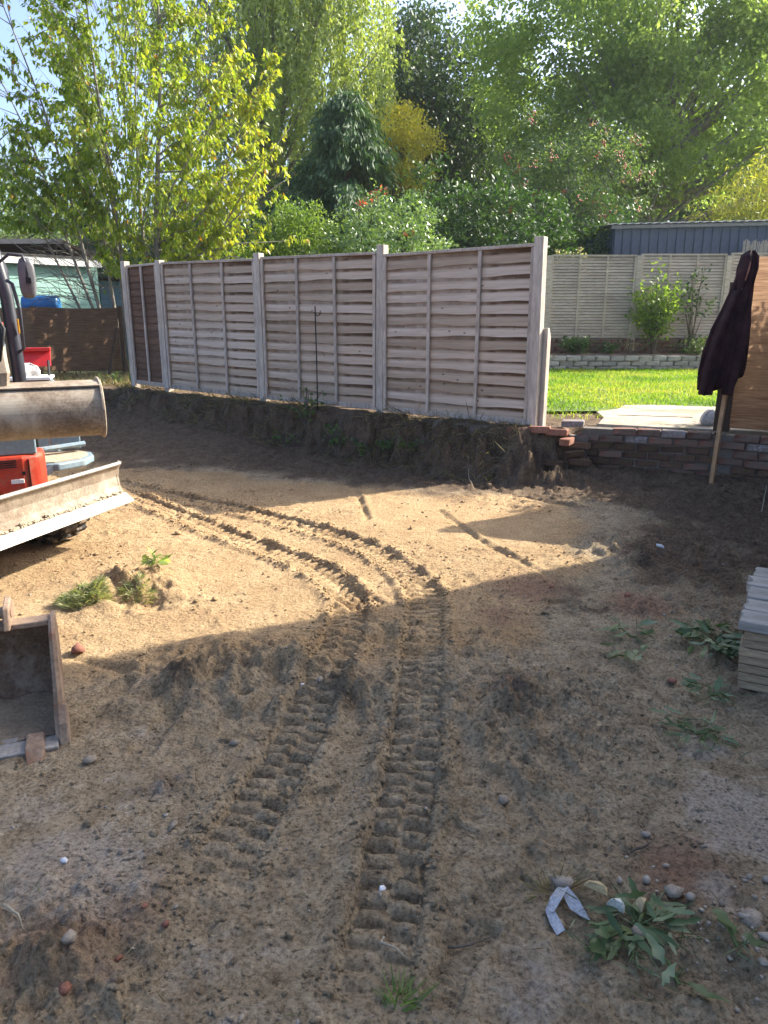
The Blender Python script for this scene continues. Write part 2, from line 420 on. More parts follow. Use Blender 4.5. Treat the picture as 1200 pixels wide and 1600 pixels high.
# yard floor outside the dug strip, and the higher gardens behind the fence, out to the horizon
m_earth = proc('earth', [(.13, .09, .06), (.19, .135, .09), (.24, .18, .12)], 1.2, .95, .5, .03)
mb = MB(); mb.add([(-60, -60, -.12), (60, -60, -.12), (60, 14, -.12), (-60, 14, -.12)], [(0, 1, 2, 3)])
tag(put('yard_ground', mb.mesh('yard_ground', m_earth)), kind='structure')
m_gard = proc('garden_earth', [(.10, .085, .04), (.15, .14, .055), (.09, .12, .04)], .8, .95, .5, .03)
mb = MB()
edge = [(-400, 14.5), (-14, 14.1), (-6, 12.7), (PA[0]+.1, PA[1]+.4), (PB[0]+.2, PB[1]+.35), (PC[0]+.25, PC[1]+.35), (PD[0]+.25, PD[1]+.35), (PE[0]+.25, PE[1]+.35), (PS[0]+.2, PS[1]+.35), (PW[0]+.2, PW[1]+.35), (400, 6)]
vs = [(x, y, .46) for x, y in edge]+[(x*1.0, 400, .46) for x, y in edge]
n = len(edge)
mb.add(vs, [(i, i+1, n+i+1, n+i) for i in range(n-1)])
tag(put('terrain', mb.mesh('terrain', m_gard)), kind='structure')

# ------------------------------------------------------------------ foliage helpers
TPL = np.array([(0, 0, 0), (.45, .5, .10), (1, 0, -.05), (.45, -.5, .10)]); TPF = np.array([(0, 1, 2), (0, 2, 3)])
BIG = np.array([(0, 0, 0), (.22, .36, .07), (.6, .42, .04), (1, 0, -.22), (.6, -.42, .04), (.22, -.36, .07), (.35, 0, -.01), (.7, 0, -.07)])
MIDT = np.array([(0, 0, 0), (.38, .44, .08), (1, 0, -.22), (.38, -.44, .08), (.5, 0, -.02)]); MIDF = np.array([(0, 1, 4), (1, 2, 4), (4, 2, 3), (0, 4, 3)])
BIGF = np.array([(0, 1, 6), (1, 2, 6), (6, 2, 7), (2, 3, 7), (7, 3, 4), (6, 7, 4), (6, 4, 5), (0, 6, 5)])
def unit(a): return a/np.maximum(np.linalg.norm(a, axis=1, keepdims=True), 1e-9)
def leaves(name, P, D, L, W, tint, mat, tpl=TPL, tpf=TPF, up=None):
    n = len(P); D = unit(D)
    U = rng.normal(0, 1, (n, 3)) if up is None else up+rng.normal(0, .35, (n, 3))
    S = unit(np.cross(D, U)); Nn = np.cross(S, D)
    k = len(tpl)
    V = P[:, None, :] + tpl[None, :, 0:1]*(D*L[:, None])[:, None, :] + tpl[None, :, 1:2]*(S*W[:, None])[:, None, :] + tpl[None, :, 2:3]*(Nn*W[:, None])[:, None, :]
    Fc = (np.arange(n)*k)[:, None, None]+tpf[None]
    return np_mesh(name, V.reshape(-1, 3), Fc.reshape(-1, 3), mat, dict(tint=np.repeat(np.clip(tint, 0, 1), k)))
def ball(n, p=.45):
    v = unit(rng.normal(0, 1, (n, 3))); return v*(rng.random((n, 1))**p)
def lump(v, seed, amt=.3):
    r = np.random.default_rng(seed); o = np.zeros(len(v))
    for _ in range(14):
        d = r.normal(0, 1, 3); d /= np.linalg.norm(d); o += np.maximum(0, v@d-.55)*r.normal(0.6, 1.2)
    return 1+amt*np.clip(o, -1.2, 1.4)
MAT_BARK = proc('bark', [(.07, .055, .04), (.14, .115, .085), (.20, .17, .13)], 6, .9, .8, .02, (1, 1, .25))
MAT_BARKG = proc('grey_bark', [(.16, .145, .12), (.25, .23, .195), (.32, .30, .26)], 8, .9, .6, .015, (1, 1, .4))
def trunk_mesh(name, base, height_, r, tips, nb, mat, lean=(0, 0), wob=.03, split=.25, n=8):
    mb = MB(); base = Vector(base); H = height_
    def at(t): return base+Vector((lean[0]*t*t*H+math.sin(t*5+base.x)*wob*H*t, lean[1]*t*t*H+math.cos(t*4+base.y)*wob*H*t, H*t))
    mb.tube([at(t/8) for t in range(9)], [r*(1.25 if t == 0 else 1)*(1-.85*t/8) for t in range(9)], n)
    idx = rng.choice(len(tips), min(nb, len(tips)), replace=False)
    for i in idx:
        tip = Vector(tips[i]); t0 = min(.9, max(split, (tip.z-base.z)/H*.62))
        a = at(t0); mid = a.lerp(tip, .5)+Vector((0, 0, -.06*(tip-a).length))+Vector(rng.normal(0, .05*(tip-a).length, 3))
        rr = r*(1-.85*t0)*.45
        mb.tube([a, a.lerp(mid, .5)+Vector((0, 0, .02)), mid, mid.lerp(tip, .55), tip], [rr, rr*.8, rr*.6, rr*.38, rr*.12], 5, cap=False)
    return mb.mesh(name, mat, True)
def tree(name, label, base, H, centre, rad, ntip, nleaf, clus, leaf, mat, style='round', r=.2, nb=60, group=None, cat='tree', seed=1, bark=None, lean=(0, 0), hang=0.0, strand=(.6, 1.6), tint0=None, split=.3, shell=.42, lumpy=.35, flatb=-.8):
    """a tree: trunk with limbs, crown of many small leaves around branch tips"""
    global rng
    rng = np.random.default_rng(seed)
    v = ball(ntip*2, shell); v = v[v[:, 2] > flatb][:ntip]
    v = v*lump(unit(v), seed, lumpy)[:, None]
    tips = np.array(centre)+v*np.array(rad)
    t = thing(name, label, cat, base, 0, group)
    put('trunk', trunk_mesh('trunk', base, H, r, tips, nb, bark or MAT_BARK, lean, split=split), t, worldspace=True)
    m = len(tips); per = max(1, nleaf//m)
    tipi = np.repeat(np.arange(m), per); n = len(tipi)
    tt = rng.random(m)*.55
    if style == 'weep':
        L = rng.uniform(*strand, m)[tipi]; s = rng.random(n)
        side = rng.normal(0, .35, (m, 3))[tipi]; side[:, 2] = 0
        P = tips[tipi]+side*s[:, None]*.55+np.stack([np.zeros(n), np.zeros(n), -L*s], 1)+rng.normal(0, clus, (n, 3))*.5
        D = rng.normal(0, .55, (n, 3))+np.array([0, 0, -1.0])
    else:
        P = tips[tipi]+rng.normal(0, clus, (n, 3))*np.array([1, 1, .7])
        out = unit(P-np.array(centre))
        D = rng.normal(0, .8, (n, 3))+out*.5+np.array([0, 0, -hang])
    L = leaf[0]*rng.uniform(.7, 1.3, n); W = leaf[1]*rng.uniform(.7, 1.3, n)
    tint = tt[tipi]+rng.random(n)*.45
    put('crown', leaves('crown', P, D, L, W, tint, mat), t, worldspace=True)
    return t, tips, P

# ------------------------------------------------------------------ lawn, path, planter, far fence (right garden)
m_lawn = proc('lawn_soil', [(.075, .11, .022), (.10, .155, .03), (.13, .17, .045)], 2.5, .95, .5, .02)
LZ = .515
mb = MB(); mb.add([(PE[0]+.05, PE[1]+1.0, LZ), (2.55, 8.5, LZ), (3.6, 8.3, LZ), (9, 7.4, LZ), (9, 15.0, LZ), (-3, 15.0, LZ), (-2.6, 11.5, LZ), (0.3, 9.3, LZ)], [(0, 1, 2, 3, 4, 5, 6)])
tag(put('lawn', mb.mesh('lawn', m_lawn)), kind='structure')
MAT_GRASS = leafmat('grass_blades', [(.085, .17, .018), (.155, .265, .03), (.23, .31, .05), (.31, .30, .10)], .5)
n = 90000
gx = rng.uniform(-1.5, 8.5, n); gy = rng.uniform(7.75, 15.0, n)
outl = [(2.16, 7.42), (2.7, 7.2), (3.3, 7.02), (3.6, 6.9), (5.2, 5.9), (7.0, 6.2), (7.0, 8.5), (5.0, 8.72), (4.3, 8.86), (3.9, 8.83), (3.3, 9.02), (2.92, 8.98), (2.72, 8.62), (2.42, 8.4), (2.36, 7.9)]
def in_poly(x, y, poly):
    c = np.zeros(x.shape, bool)
    for (x0, y0), (x1, y1) in zip(poly, poly[1:]+poly[:1]):
        c ^= ((y0 > y) != (y1 > y)) & (x < (x1-x0)*(y-y0)/((y1-y0) or 1e-9)+x0)
    return c
bare = (gy < 8.75+.5*fbm(gx, gy, 2.2, 3, 4)-.25*(gx-1.5)) & (gx < 2.9)
keep = ~in_poly(gx, gy+.05*np.sin(gx*23), outl) & (gx > 1.6-1.05*(gy-7.6)) & (~bare | (rng.random(n) < .18))
gx, gy = gx[keep], gy[keep]; n = len(gx)
D = rng.normal(0, .5, (n, 3)); D[:, 2] = 1
tn = .38+.9*fbm(gx, gy, 1.3, 4, 6)+rng.normal(0, .22, n)
me = leaves('grass', np.stack([gx, gy, np.full(n, LZ-.005)], 1), D, rng.uniform(.03, .065, n), rng.uniform(.008, .014, n), tn, MAT_GRASS)
tag(put('grass', me), 'short bright green grass of the lawn behind the brick wall', 'grass', None, 'stuff')
m_slab = proc('path_concrete', [(.31, .26, .19), (.40, .34, .26), (.46, .40, .315)], 2.2, .9, .4, .01, dirt=(.22, .19, .12), dirt_scale=1.6)
pth = bpy.data.objects.new('path', None)
mb = MB()
nn = len(outl); mb.add([(x, y, .47) for x, y in outl]+[(x, y, .524) for x, y in outl], [tuple(range(nn, 2*nn))]+[(i, (i+1) % nn, nn+(i+1) % nn, nn+i) for i in range(nn)])
pth = tag(put('path', mb.mesh('path', m_slab), bevel=.008), kind='structure')
# cracks split the path into slabs: two thin proud slabs
for q in [[(2.55, 8.05), (3.30, 7.86), (3.42, 8.42), (2.78, 8.55)], [(3.4, 7.2), (4.4, 6.75), (4.5, 7.7), (3.5, 7.95)]]:
    mb = MB(); mb.add([(x, y, .52) for x, y in q]+[(x, y, .531) for x, y in q], [(4, 5, 6, 7)]+[(i, (i+1) % 4, 4+(i+1) % 4, 4+i) for i in range(4)])
    put('slab', mb.mesh('slab', m_slab), pth)

# bricks ---------------------------------------------------------------
def brick_meshes(nm, dims, mat, k=5, j=.006):
    out = []
    for q in range(k):
        bm = bmesh.new(); bmesh.ops.create_cube(bm, size=1)
        bmesh.ops.scale(bm, vec=dims, verts=bm.verts)
        bmesh.ops.bevel(bm, geom=bm.edges[:], offset=.007, segments=1, affect='EDGES')
        for v in bm.verts: v.co += Vector(rng.normal(0, j*.45, 3))
        me = bpy.data.meshes.new(nm); bm.to_mesh(me); bm.free(); me.materials.append(mat); out.append(me)
    return out
m_brick = proc('old_brick', [(.13, .065, .048), (.21, .10, .07), (.26, .15, .115)], 7, .92, .6, .01, rnd=.45, dirt=(.15, .12, .09), dirt_scale=9, dirt_lo=.42, dirt_hi=.62)
m_brickm = proc('mossy_brick', [(.085, .055, .038), (.13, .08, .055), (.19, .10, .07)], 7, .95, .6, .01, rnd=.35, dirt=(.07, .08, .028), dirt_scale=7, dirt_lo=.54, dirt_hi=.70)
m_brickp = proc('painted_brick', [(.20, .15, .12), (.27, .235, .21), (.18, .12, .09)], 7, .9, .6, .01, rnd=.3, dirt=(.36, .35, .34), dirt_scale=8, dirt_lo=.55, dirt_hi=.63)
m_brickr = proc('fresh_brick', [(.19, .085, .055), (.27, .12, .075), (.32, .17, .115)], 8, .9, .5, .008)
m_mortar = proc('mortar', [(.13, .11, .088), (.20, .175, .14)], 14, .95, .6, .01)
bm_old = brick_meshes('brick', (.212, .10, .064), m_brick); bm_moss = brick_meshes('brick', (.212, .10, .064), m_brickm)
bm_pnt = brick_meshes('brick', (.212, .10, .064), m_brickp); bm_red = brick_meshes('brick', (.212, .10, .064), m_brickr)
def brick_run(parent, p0, p1, z0, courses, skip=None, kinds=None, depth=.05, L=.224, Hc=.075, meshes=None, jig=.009, core=None):
    p0 = Vector((*p0, 0)); p1 = Vector((*p1, 0)); d = p1-p0; n = int(d.length/L); u = d.normalized(); ang = math.atan2(u.y, u.x)
    nrm = Vector((u.y, -u.x, 0))
    for c in range(courses):
        off = .5*(c % 2)
        for i in range(n+1):
            a = (i+off)*L
            if a > d.length-.02 or (skip and skip(c, a)): continue
            ms = meshes or (kinds(c, a) if kinds else bm_old)
            p = p0+u*(a)+Vector((0, 0, z0+c*Hc))+nrm*(random.gauss(0, jig))
            put('brick', random.choice(ms), parent, p-Vector(parent.location), (random.gauss(0, .01), random.gauss(0, .008), ang+random.gauss(0, .012)))
wall = thing('brick_wall', 'low old brick retaining wall with moss and flaking paint below the lawn path', 'wall', (2.3, 7.15, 0))
def wk(c, a):
    r = random.random()
    if c >= 4: return bm_old if r < .8 else bm_pnt
    if c >= 3 and a < 1.0: return bm_pnt if r < .35 else bm_moss
    return bm_moss if r < .62 else bm_old
W0 = (PE[0]+.52, PE[1]-.19)
brick_run(wall, W0, PS, .115, 6, lambda c, a: (c >= 5 and a < .12), wk)
brick_run(wall, (PS[0]+.10, PS[1]-.08), PW, .115, 6, None, lambda c, a: bm_pnt if (random.random() < .25 and c > 1) else (bm_moss if c < 2 else bm_old))
mb = MB()
for p0, p1 in ((W0, PS), (PS, PW)):
    a = Vector((*p0, 0)); b_ = Vector((*p1, 0)); u = (b_-a).normalized(); nr = Vector((-u.y, u.x, 0))
    q = [a-u*.06+nr*-.028, b_-nr*.028, b_+nr*.10, a-u*.06+nr*.10]
    mb.add([(p.x, p.y, -.05) for p in q]+[(p.x, p.y, .505) for p in q], [(4, 5, 6, 7), (0, 1, 5, 4), (1, 2, 6, 5), (2, 3, 7, 6), (3, 0, 4, 7)])
put('mortar', mb.mesh('mortar', m_mortar), wall, worldspace=True)
# broken end of the wall under the corner post: rubble
rub = thing('brick_rubble', 'broken red brick end of the wall below the tall corner fence post', 'rubble', (1.85, 7.2, .1))
for (x, y, z, rz, ms) in [(1.86, 7.15, .27, .15, bm_moss), (1.93, 7.2, .345, -.1, bm_moss), (1.63, 7.22, .28, -.35, bm_moss), (1.92, 7.13, .19, -.2, bm_moss), (1.70, 7.18, .475, -.5, bm_red), (1.54, 7.25, .49, -.4, bm_red), (1.88, 7.3, .545, -.36, bm_pnt), (1.36, 7.34, .465, -.6, bm_red), (1.66, 7.12, .18, -.35, bm_moss), (1.78, 7.1, .40, 1.1, bm_red)]:
    put('brick', random.choice(ms), rub, Vector((x, y, z))-Vector(rub.location), (random.gauss(0, .08), random.gauss(0, .08), rz))
mb = MB(); mb.box((1.74, 7.34, .30), (.62, .10, .26), Matrix.Rotation(-.36, 4, 'Z')); put('mortar_core', mb.mesh('mortar_core', m_mortar), rub, worldspace=True)
ledge = thing('concrete_footing', 'broken concrete footing strip under the right fence panel', 'footing', (1.0, 7.6, .4))
mb = MB()
pts = []
for i in range(13):
    t = i/12; x = .55+t*.80; y = 7.95-t*.60
    pts.append((x, y, .055+.035*math.sin(i*2.3)+.02*math.sin(i*5.1)))
V_ = []; F_ = []
for i, (x, y, w) in enumerate(pts):
    for (o, z) in ((-w, .38), (-w+.02, .478+.012*math.sin(i*1.7)), (.12, .485), (.12, .36)): V_.append((x+o*.6, y+o*.8, z))
for i in range(12):
    for k in range(4): F_.append((4*i+k, 4*i+(k+1) % 4, 4*i+4+(k+1) % 4, 4*i+4+k))
mb.add(V_, F_+[(0, 1, 2, 3), (51, 50, 49, 48)])
put('slab', mb.mesh('slab', proc('footing_concrete', [(.17, .15, .12), (.26, .23, .19)], 6, .95, .8, .02, dirt=(.13, .10, .07), dirt_scale=9, dirt_lo=.45)), ledge, worldspace=True)

# planter wall of pale blocks
pw = thing('planter_wall', 'low wall of pale stone blocks at the back of the lawn', 'wall', (3.5, 15, .5))
m_block = proc('pale_block', [(.24, .23, .20), (.34, .33, .295), (.42, .41, .37)], 6, .92, .7, .02, rnd=.25)
bl = brick_meshes('block', (.27, .16, .092), m_block, 5, .012)
for c in range(3):
    for i in range(40):
        x = -2.2+i*.285+(.14 if c % 2 else 0)
        put('block', random.choice(bl), pw, (x-3.5, random.gauss(0, .008), .035+c*.1), (0, random.gauss(0, .01), random.gauss(0, .02)))
mb = MB(); mb.box((3.5, 15.45, .64), (12, .82, .30)); put('bed_soil', mb.mesh('bed_soil', m_earth), pw, worldspace=True)
# brick base under the far fence and the fence itself
m_pale_wood = proc('pale_fence_wood', [(.36, .31, .25), (.47, .41, .33), (.55, .49, .41)], 3, .9, .4, .006, (.3, 1, 3), rnd=.12)
fb = thing('brick_wall', 'dark brick base wall under the far fence behind the planter', 'wall', (3.5, 15.9, .8))
bk = brick_meshes('brick', (.225, .10, .075), m_brick, 4)
for c in range(4):
    for i in range(46):
        put('brick', random.choice(bk), fb, (-5.6+i*.237+(.118 if c % 2 else 0), 0, -.02+c*.085), (0, 0, random.gauss(0, .006)))
mb = MB(); mb.box((3.4, 15.945, .90), (11.2, .1, .44)); put('mortar', mb.mesh('mortar', m_mortar), fb, worldspace=True)
def far_panel(x0, x1, lab, ztop=2.74, zbot=1.10):
    t = thing('slatted_fence', lab, 'fence', ((x0+x1)/2, 15.9, zbot), 0, 'far fence panels')
    mb = MB(); n = 27; w = x1-x0
    for i in range(n):
        z = (i+.5)*(ztop-zbot-.05)/n
        mb.box((0, .0+random.gauss(0, .002), z), (w-.1, .014, .056), Matrix.Rotation(R(-32), 4, 'X'))
    o = put('slats', mb.mesh('slats', m_pale_wood), t); o['kind'] = 'stuff'
    for k in (-.5, -.167, .167, .5):
        mb = MB(); mb.box((k*(w-.14), -.028, (ztop-zbot)/2-.02), (.04, .02, ztop-zbot-.04)); put('batten', mb.mesh('batten', m_pale_wood), t)
    mb = MB(); mb.box((0, -.005, ztop-zbot-.02), (w-.1, .06, .035)); put('capping', mb.mesh('capping', m_pale_wood), t)
FX = [1.5, 3.38, 5.22, 7.06, 8.9]
for i, lb in enumerate(['weathered slatted far fence panel nearest the tall corner post', 'weathered slatted far fence panel with the climbing shrub in front', 'slatted far fence panel hidden behind the hanging jacket', 'far fence panel out beyond the brown screen']):
    far_panel(FX[i], FX[i+1], lb, 2.74+.02*i)
far_panel(-.34, 1.5, 'far fence panel behind the near fence corner')
for i, x in enumerate([1.5, 3.38, 5.22, 7.06]):
    p = tag(put('timber_post', MB().box((0, 0, .93), (.095, .1, 1.90)).mesh('timber_post', m_pale_wood), None, (x, 15.9, .86), bevel=.006), ['pale post of the far fence beside the tall near corner post', 'pale post between the two far fence panels', 'pale far fence post behind the top of the jacket', 'far fence post beyond the brown screen'][i], 'post', 'far fence posts')

# blue-grey metal shed behind the far fence
m_shed = metalpaint('blue_steel', (.055, .085, .13), (.10, .12, .14), (.55, .8), .5, 3)
sh = thing('metal_shed', 'blue grey ribbed metal shed behind the far fence', 'shed', (8.0, 18.5, .46))
def sz(x): return 3.47+.022*(x-5.1)
mb = MB()
x0, x1, y0, y1 = 5.15, 10.5, 17.5, 20.0
for k in range(27):
    x = x0+k*.2
    mb = MB(); z1 = sz(x)
    mb.box((0, 0, (z1-.46)/2), (.182, .03, z1-.46)); mb.box((.093, -.014, (z1-.46)/2), (.02, .05, z1-.46))
    put('panel', mb.mesh('panel', m_shed), sh, (x+.1-8.0, y0-18.5, 0), bevel=.004)
mb = MB(); mb.box((x0+.0, 18.75, 1.95), (.03, 2.4, 2.98)); mb.box((x1, 18.75, 1.95), (.03, 2.4, 2.98)); mb.box((7.8, 19.95, 1.95), (5.3, .03, 2.98))
put('side_walls', mb.mesh('side_walls', m_shed), sh, worldspace=True)
mb = MB()
nx = 60
Vr = []; Fr = []
for i in range(nx+1):
    x = x0-.12+(x1-x0+.24)*i/nx; dz = .022*(i % 2)
    for y, dy in ((y0-.14, 0), (y1+.1, .18)):
        Vr += [(x, y, sz(x)+.035+dz+dy), (x, y, sz(x)+.02+dz+dy)]
for i in range(nx):
    a = 4*i; Fr += [(a, a+4, a+6, a+2), (a+1, a+3, a+7, a+5), (a, a+1, a+5, a+4), (a+2, a+6, a+7, a+3)]
mb.add(Vr, Fr); put('roof', mb.mesh('roof', proc('roof_steel', [(.30, .34, .36), (.40, .44, .45), (.33, .36, .36)], 3, .4, .1, .003, metal=.3)), sh, worldspace=True)
mb = MB(); mb.add([(x0-.1, y0-.1, sz(x0)-.06), (x1, y0-.1, sz(x1)-.06), (x1, y0-.1, sz(x1)+.012), (x0-.1, y0-.1, sz(x0)+.012), (x0-.1, y0-.03, sz(x0)-.06), (x1, y0-.03, sz(x1)-.06), (x1, y0-.03, sz(x1)+.012), (x0-.1, y0-.03, sz(x0)+.012)], [(0, 1, 2, 3), (4, 5, 6, 7), (0, 1, 5, 4), (3, 2, 6, 7), (0, 3, 7, 4)])
put('gutter', mb.mesh('gutter', proc('gutter_grey', [(.16, .18, .18), (.22, .24, .24)], 4, .5, .1)), sh, worldspace=True)
rs = thing('reed_screen', 'bundle of pale reed screening above the far fence at the right edge', 'screen', (8.6, 16.9, .5))
mb = MB()
for i in range(150):
    x = -.80+i*.0125; mb.tube([(x, random.gauss(0, .01), 0), (x+random.gauss(0, .015), random.gauss(0, .012), 2.60+random.gauss(0, .02)+.03*math.sin(i*.4))], .009, 5)
o = put('reeds', mb.mesh('reeds', proc('reed', [(.34, .33, .28), (.46, .45, .40)], 20, .9, .2, rnd=.1)), rs); o['kind'] = 'stuff'
mb = MB(); mb.box((.1, -.02, 2.3), (1.75, .006, .012)); mb.box((.1, -.02, 1.7), (1.75, .006, .012)); put('wire', mb.mesh('wire', m_mortar), rs)

# ------------------------------------------------------------------ near fence: overlapped waney panels
def slat_material():
    m, nt, b, o = nodes('weathered_slat')
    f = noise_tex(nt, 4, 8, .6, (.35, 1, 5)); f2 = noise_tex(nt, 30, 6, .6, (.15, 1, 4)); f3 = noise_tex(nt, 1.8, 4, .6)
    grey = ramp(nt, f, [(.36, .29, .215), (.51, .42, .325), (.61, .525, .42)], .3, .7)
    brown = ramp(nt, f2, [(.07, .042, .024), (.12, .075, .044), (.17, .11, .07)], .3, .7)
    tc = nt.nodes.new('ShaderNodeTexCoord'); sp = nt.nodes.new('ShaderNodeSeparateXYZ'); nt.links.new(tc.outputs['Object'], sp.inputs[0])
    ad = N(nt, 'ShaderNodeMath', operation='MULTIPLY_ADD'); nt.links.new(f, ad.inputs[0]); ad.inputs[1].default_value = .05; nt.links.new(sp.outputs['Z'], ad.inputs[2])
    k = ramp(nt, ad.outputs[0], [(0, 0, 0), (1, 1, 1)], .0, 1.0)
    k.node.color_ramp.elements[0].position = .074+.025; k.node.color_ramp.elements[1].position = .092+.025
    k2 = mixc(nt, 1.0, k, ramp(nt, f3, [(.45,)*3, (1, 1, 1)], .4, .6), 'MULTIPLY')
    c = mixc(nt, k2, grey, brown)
    vo = N(nt, 'ShaderNodeTexVoronoi', Scale=5.0); mp = nt.nodes.new('ShaderNodeMapping'); mp.inputs['Scale'].default_value = (1, 1, 1.6)
    oi = nt.nodes.new('ShaderNodeObjectInfo')
    va = N(nt, 'ShaderNodeVectorMath', operation='ADD'); nt.links.new(tc.outputs['Object'], va.inputs[0]); nt.links.new(oi.outputs['Location'], va.inputs[1])
    nt.links.new(va.outputs[0], mp.inputs[0]); nt.links.new(mp.outputs[0], vo.inputs['Vector'])
    kn = ramp(nt, vo.outputs['Distance'], [(1, 1, 1), (0, 0, 0)], .05, .10)
    c = mixc(nt, mixc(nt, 1.0, kn, (.75, .75, .75), 'MULTIPLY'), c, (.10, .06, .035))
    v = ramp(nt, oi.outputs['Random'], [(.72, .67, .61), (.98, .94, .90), (1.1, 1.1, 1.12)], 0, 1)
    c = mixc(nt, 1.0, c, v, 'MULTIPLY')
    nt.links.new(c, b.inputs['Base Color']); b.inputs['Roughness'].default_value = .9; b.inputs['Specular IOR Level'].default_value = .2
    bump(nt, f2, b, .5, .004)
    return m
m_slat = slat_material()
m_post = proc('post_wood', [(.38, .33, .265), (.49, .43, .355), (.57, .515, .44)], 3, .9, .4, .004, (1, 1, .2), rnd=.1)
m_batten = proc('batten_wood', [(.34, .285, .23), (.46, .395, .325), (.55, .49, .42)], 4, .9, .4, .004, (1, 1, .3), rnd=.15)
m_brownslat = proc('brown_slat', [(.10, .055, .035), (.145, .085, .055), (.19, .12, .085)], 4, .9, .4, .004, (.3, 1, 4), rnd=.2)
def slat_mesh(w, h, mat, wav, seed):
    r = random.Random(seed); n = 22; V_ = []; F_ = []
    p1, p2 = r.uniform(0, 9), r.uniform(0, 9)
    for i in range(n+1):
        x = -w/2+w*i/n
        lo = wav*(math.sin(x*3.1+p1)*.6+math.sin(x*8.3+p2)*.35+math.sin(x*17+p1)*.15); hi = wav*.7*math.sin(x*4+p2)
        bow = .004*math.sin(x*2.2+p2)
        V_ += [(x, -.016+bow, lo), (x, -.004+bow, lo), (x, .012, h+hi), (x, .004, h+hi)]
    for i in range(n):
        for k in range(4): F_.append((4*i+k, 4*i+(k+1) % 4, 4*i+4+(k+1) % 4, 4*i+4+k))
    mb = MB(); mb.add(V_, F_+[(0, 1, 2, 3), (4*n+3, 4*n+2, 4*n+1, 4*n)])
    return mb.mesh('slat', mat)
def waney_panel(p0, p1, z00, z01, z10, z11, lab, mat, bat, n=14, wav=.011, inset=.055, nbat=2):
    """panel from post p0 to post p1; bottoms z00,z10 and tops z01,z11 at either end"""
    a = Vector((*p0, 0)); b_ = Vector((*p1, 0)); d = b_-a; L = d.length-2*inset; ang = math.atan2(d.y, d.x)
    c = (a+b_)/2; zb = (z00+z10)/2; H = ((z01-z00)+(z11-z10))/2
    t = thing('overlap_fence', lab, 'fence', (c.x, c.y, zb), ang, 'near fence panels')
    sb = math.atan2(z10-z00, L); stp = math.atan2(z11-z01, L)
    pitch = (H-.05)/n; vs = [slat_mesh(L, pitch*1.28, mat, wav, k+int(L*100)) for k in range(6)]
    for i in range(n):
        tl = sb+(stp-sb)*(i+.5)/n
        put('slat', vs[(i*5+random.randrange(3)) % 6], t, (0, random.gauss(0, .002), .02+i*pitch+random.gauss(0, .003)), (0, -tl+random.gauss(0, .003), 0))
    xs = [-L/2+.02, L/2-.02]+[-L/2+L*(k+1)/(nbat+1) for k in range(nbat)]
    for x in xs:
        h = H+x*(math.tan(stp)-math.tan(sb))
        o = MB().box((0, 0, 0), (.038, .022, h-.03)).mesh('batten', bat)
        put('batten', o, t, (x, -.034, h/2+x*math.tan(sb)), (0, random.gauss(0, .004), 0), bevel=.003)
    put('capping', MB().box((0, 0, 0), (L, .055, .03)).mesh('capping', bat), t, (0, -.012, H+.005), (0, -stp, 0), bevel=.004)
    put('bottom_rail', MB().box((0, 0, 0), (L, .03, .06)).mesh('bottom_rail', bat), t, (0, -.02, .01), (0, -sb, 0), bevel=.004)
    return t
waney_panel(PA, PB, .58, 2.26, .57, 2.27, 'short dark brown fence panel at the left end of the near fence', m_brownslat, m_batten, 17, .004, nbat=1)
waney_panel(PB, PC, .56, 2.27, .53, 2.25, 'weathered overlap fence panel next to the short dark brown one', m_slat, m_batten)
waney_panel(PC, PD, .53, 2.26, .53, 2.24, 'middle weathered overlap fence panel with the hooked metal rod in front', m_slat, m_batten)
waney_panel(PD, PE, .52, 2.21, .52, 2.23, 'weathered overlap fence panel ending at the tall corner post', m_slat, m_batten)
posts = [(PA, .44, 2.34, 'pale end post left of the short dark brown panel'), (PB, .42, 2.32, 'post between the dark brown panel and the first weathered panel'), (PC, .38, 2.33, 'fence post between the first and middle weathered panels'), (PD, .36, 2.33, 'fence post between the middle and right weathered panels'), (PE, .36, 2.305, 'tall corner post at the open right end of the near fence')]
angf = math.atan2(PE[1]-PD[1], PE[0]-PD[0])
for p, z0, z1, lb in posts:
    h = z1-z0
    o = MB().box((0, 0, h/2), (.098, .098, h)).mesh('timber_post', m_post)
    tag(put('timber_post', o, None, (p[0], p[1], z0), (R(random.gauss(0, .4)), R(random.gauss(0, .4)), angf), bevel=.006), lb, 'post', 'near fence posts')
# short repair spur bolted to the corner post
sp = thing('post_spur', 'short chamfered repair spur bolted beside the tall corner post', 'post', (PE[0]+.088, PE[1]+.03, .4), angf)
put('shaft', MB().prism([(-.04, 0), (.04, 0), (.04, .98), (.0, 1.06), (-.04, 1.06)], -.034, .034).mesh('shaft', m_post), sp, bevel=.004)
for z in (.2, .42, .62):
    put('bolt', MB().tube([(-.02, -.048, z), (-.02, -.036, z)], .011, 8).mesh('bolt', m_mortar), sp)
# hooked rod
m_black = proc('black_metal', [(.012, .012, .013), (.03, .03, .03)], 8, .6, .1, .002)
hr = MB(); hr.tube([(0, 0, -.2), (.005, 0, .6), (0, 0, 1.22), (.0, 0, 1.26)], .008, 6); hr.tube([(0, 0, 1.17), (.03, 0, 1.15), (.055, 0, 1.17), (.06, 0, 1.21)], .006, 6)
tag(put('hooked_rod', hr.mesh('hooked_rod', m_black, True), None, (-.80, 8.86, .42)), 'thin black hooked metal rod standing in front of the middle fence panel', 'rod')

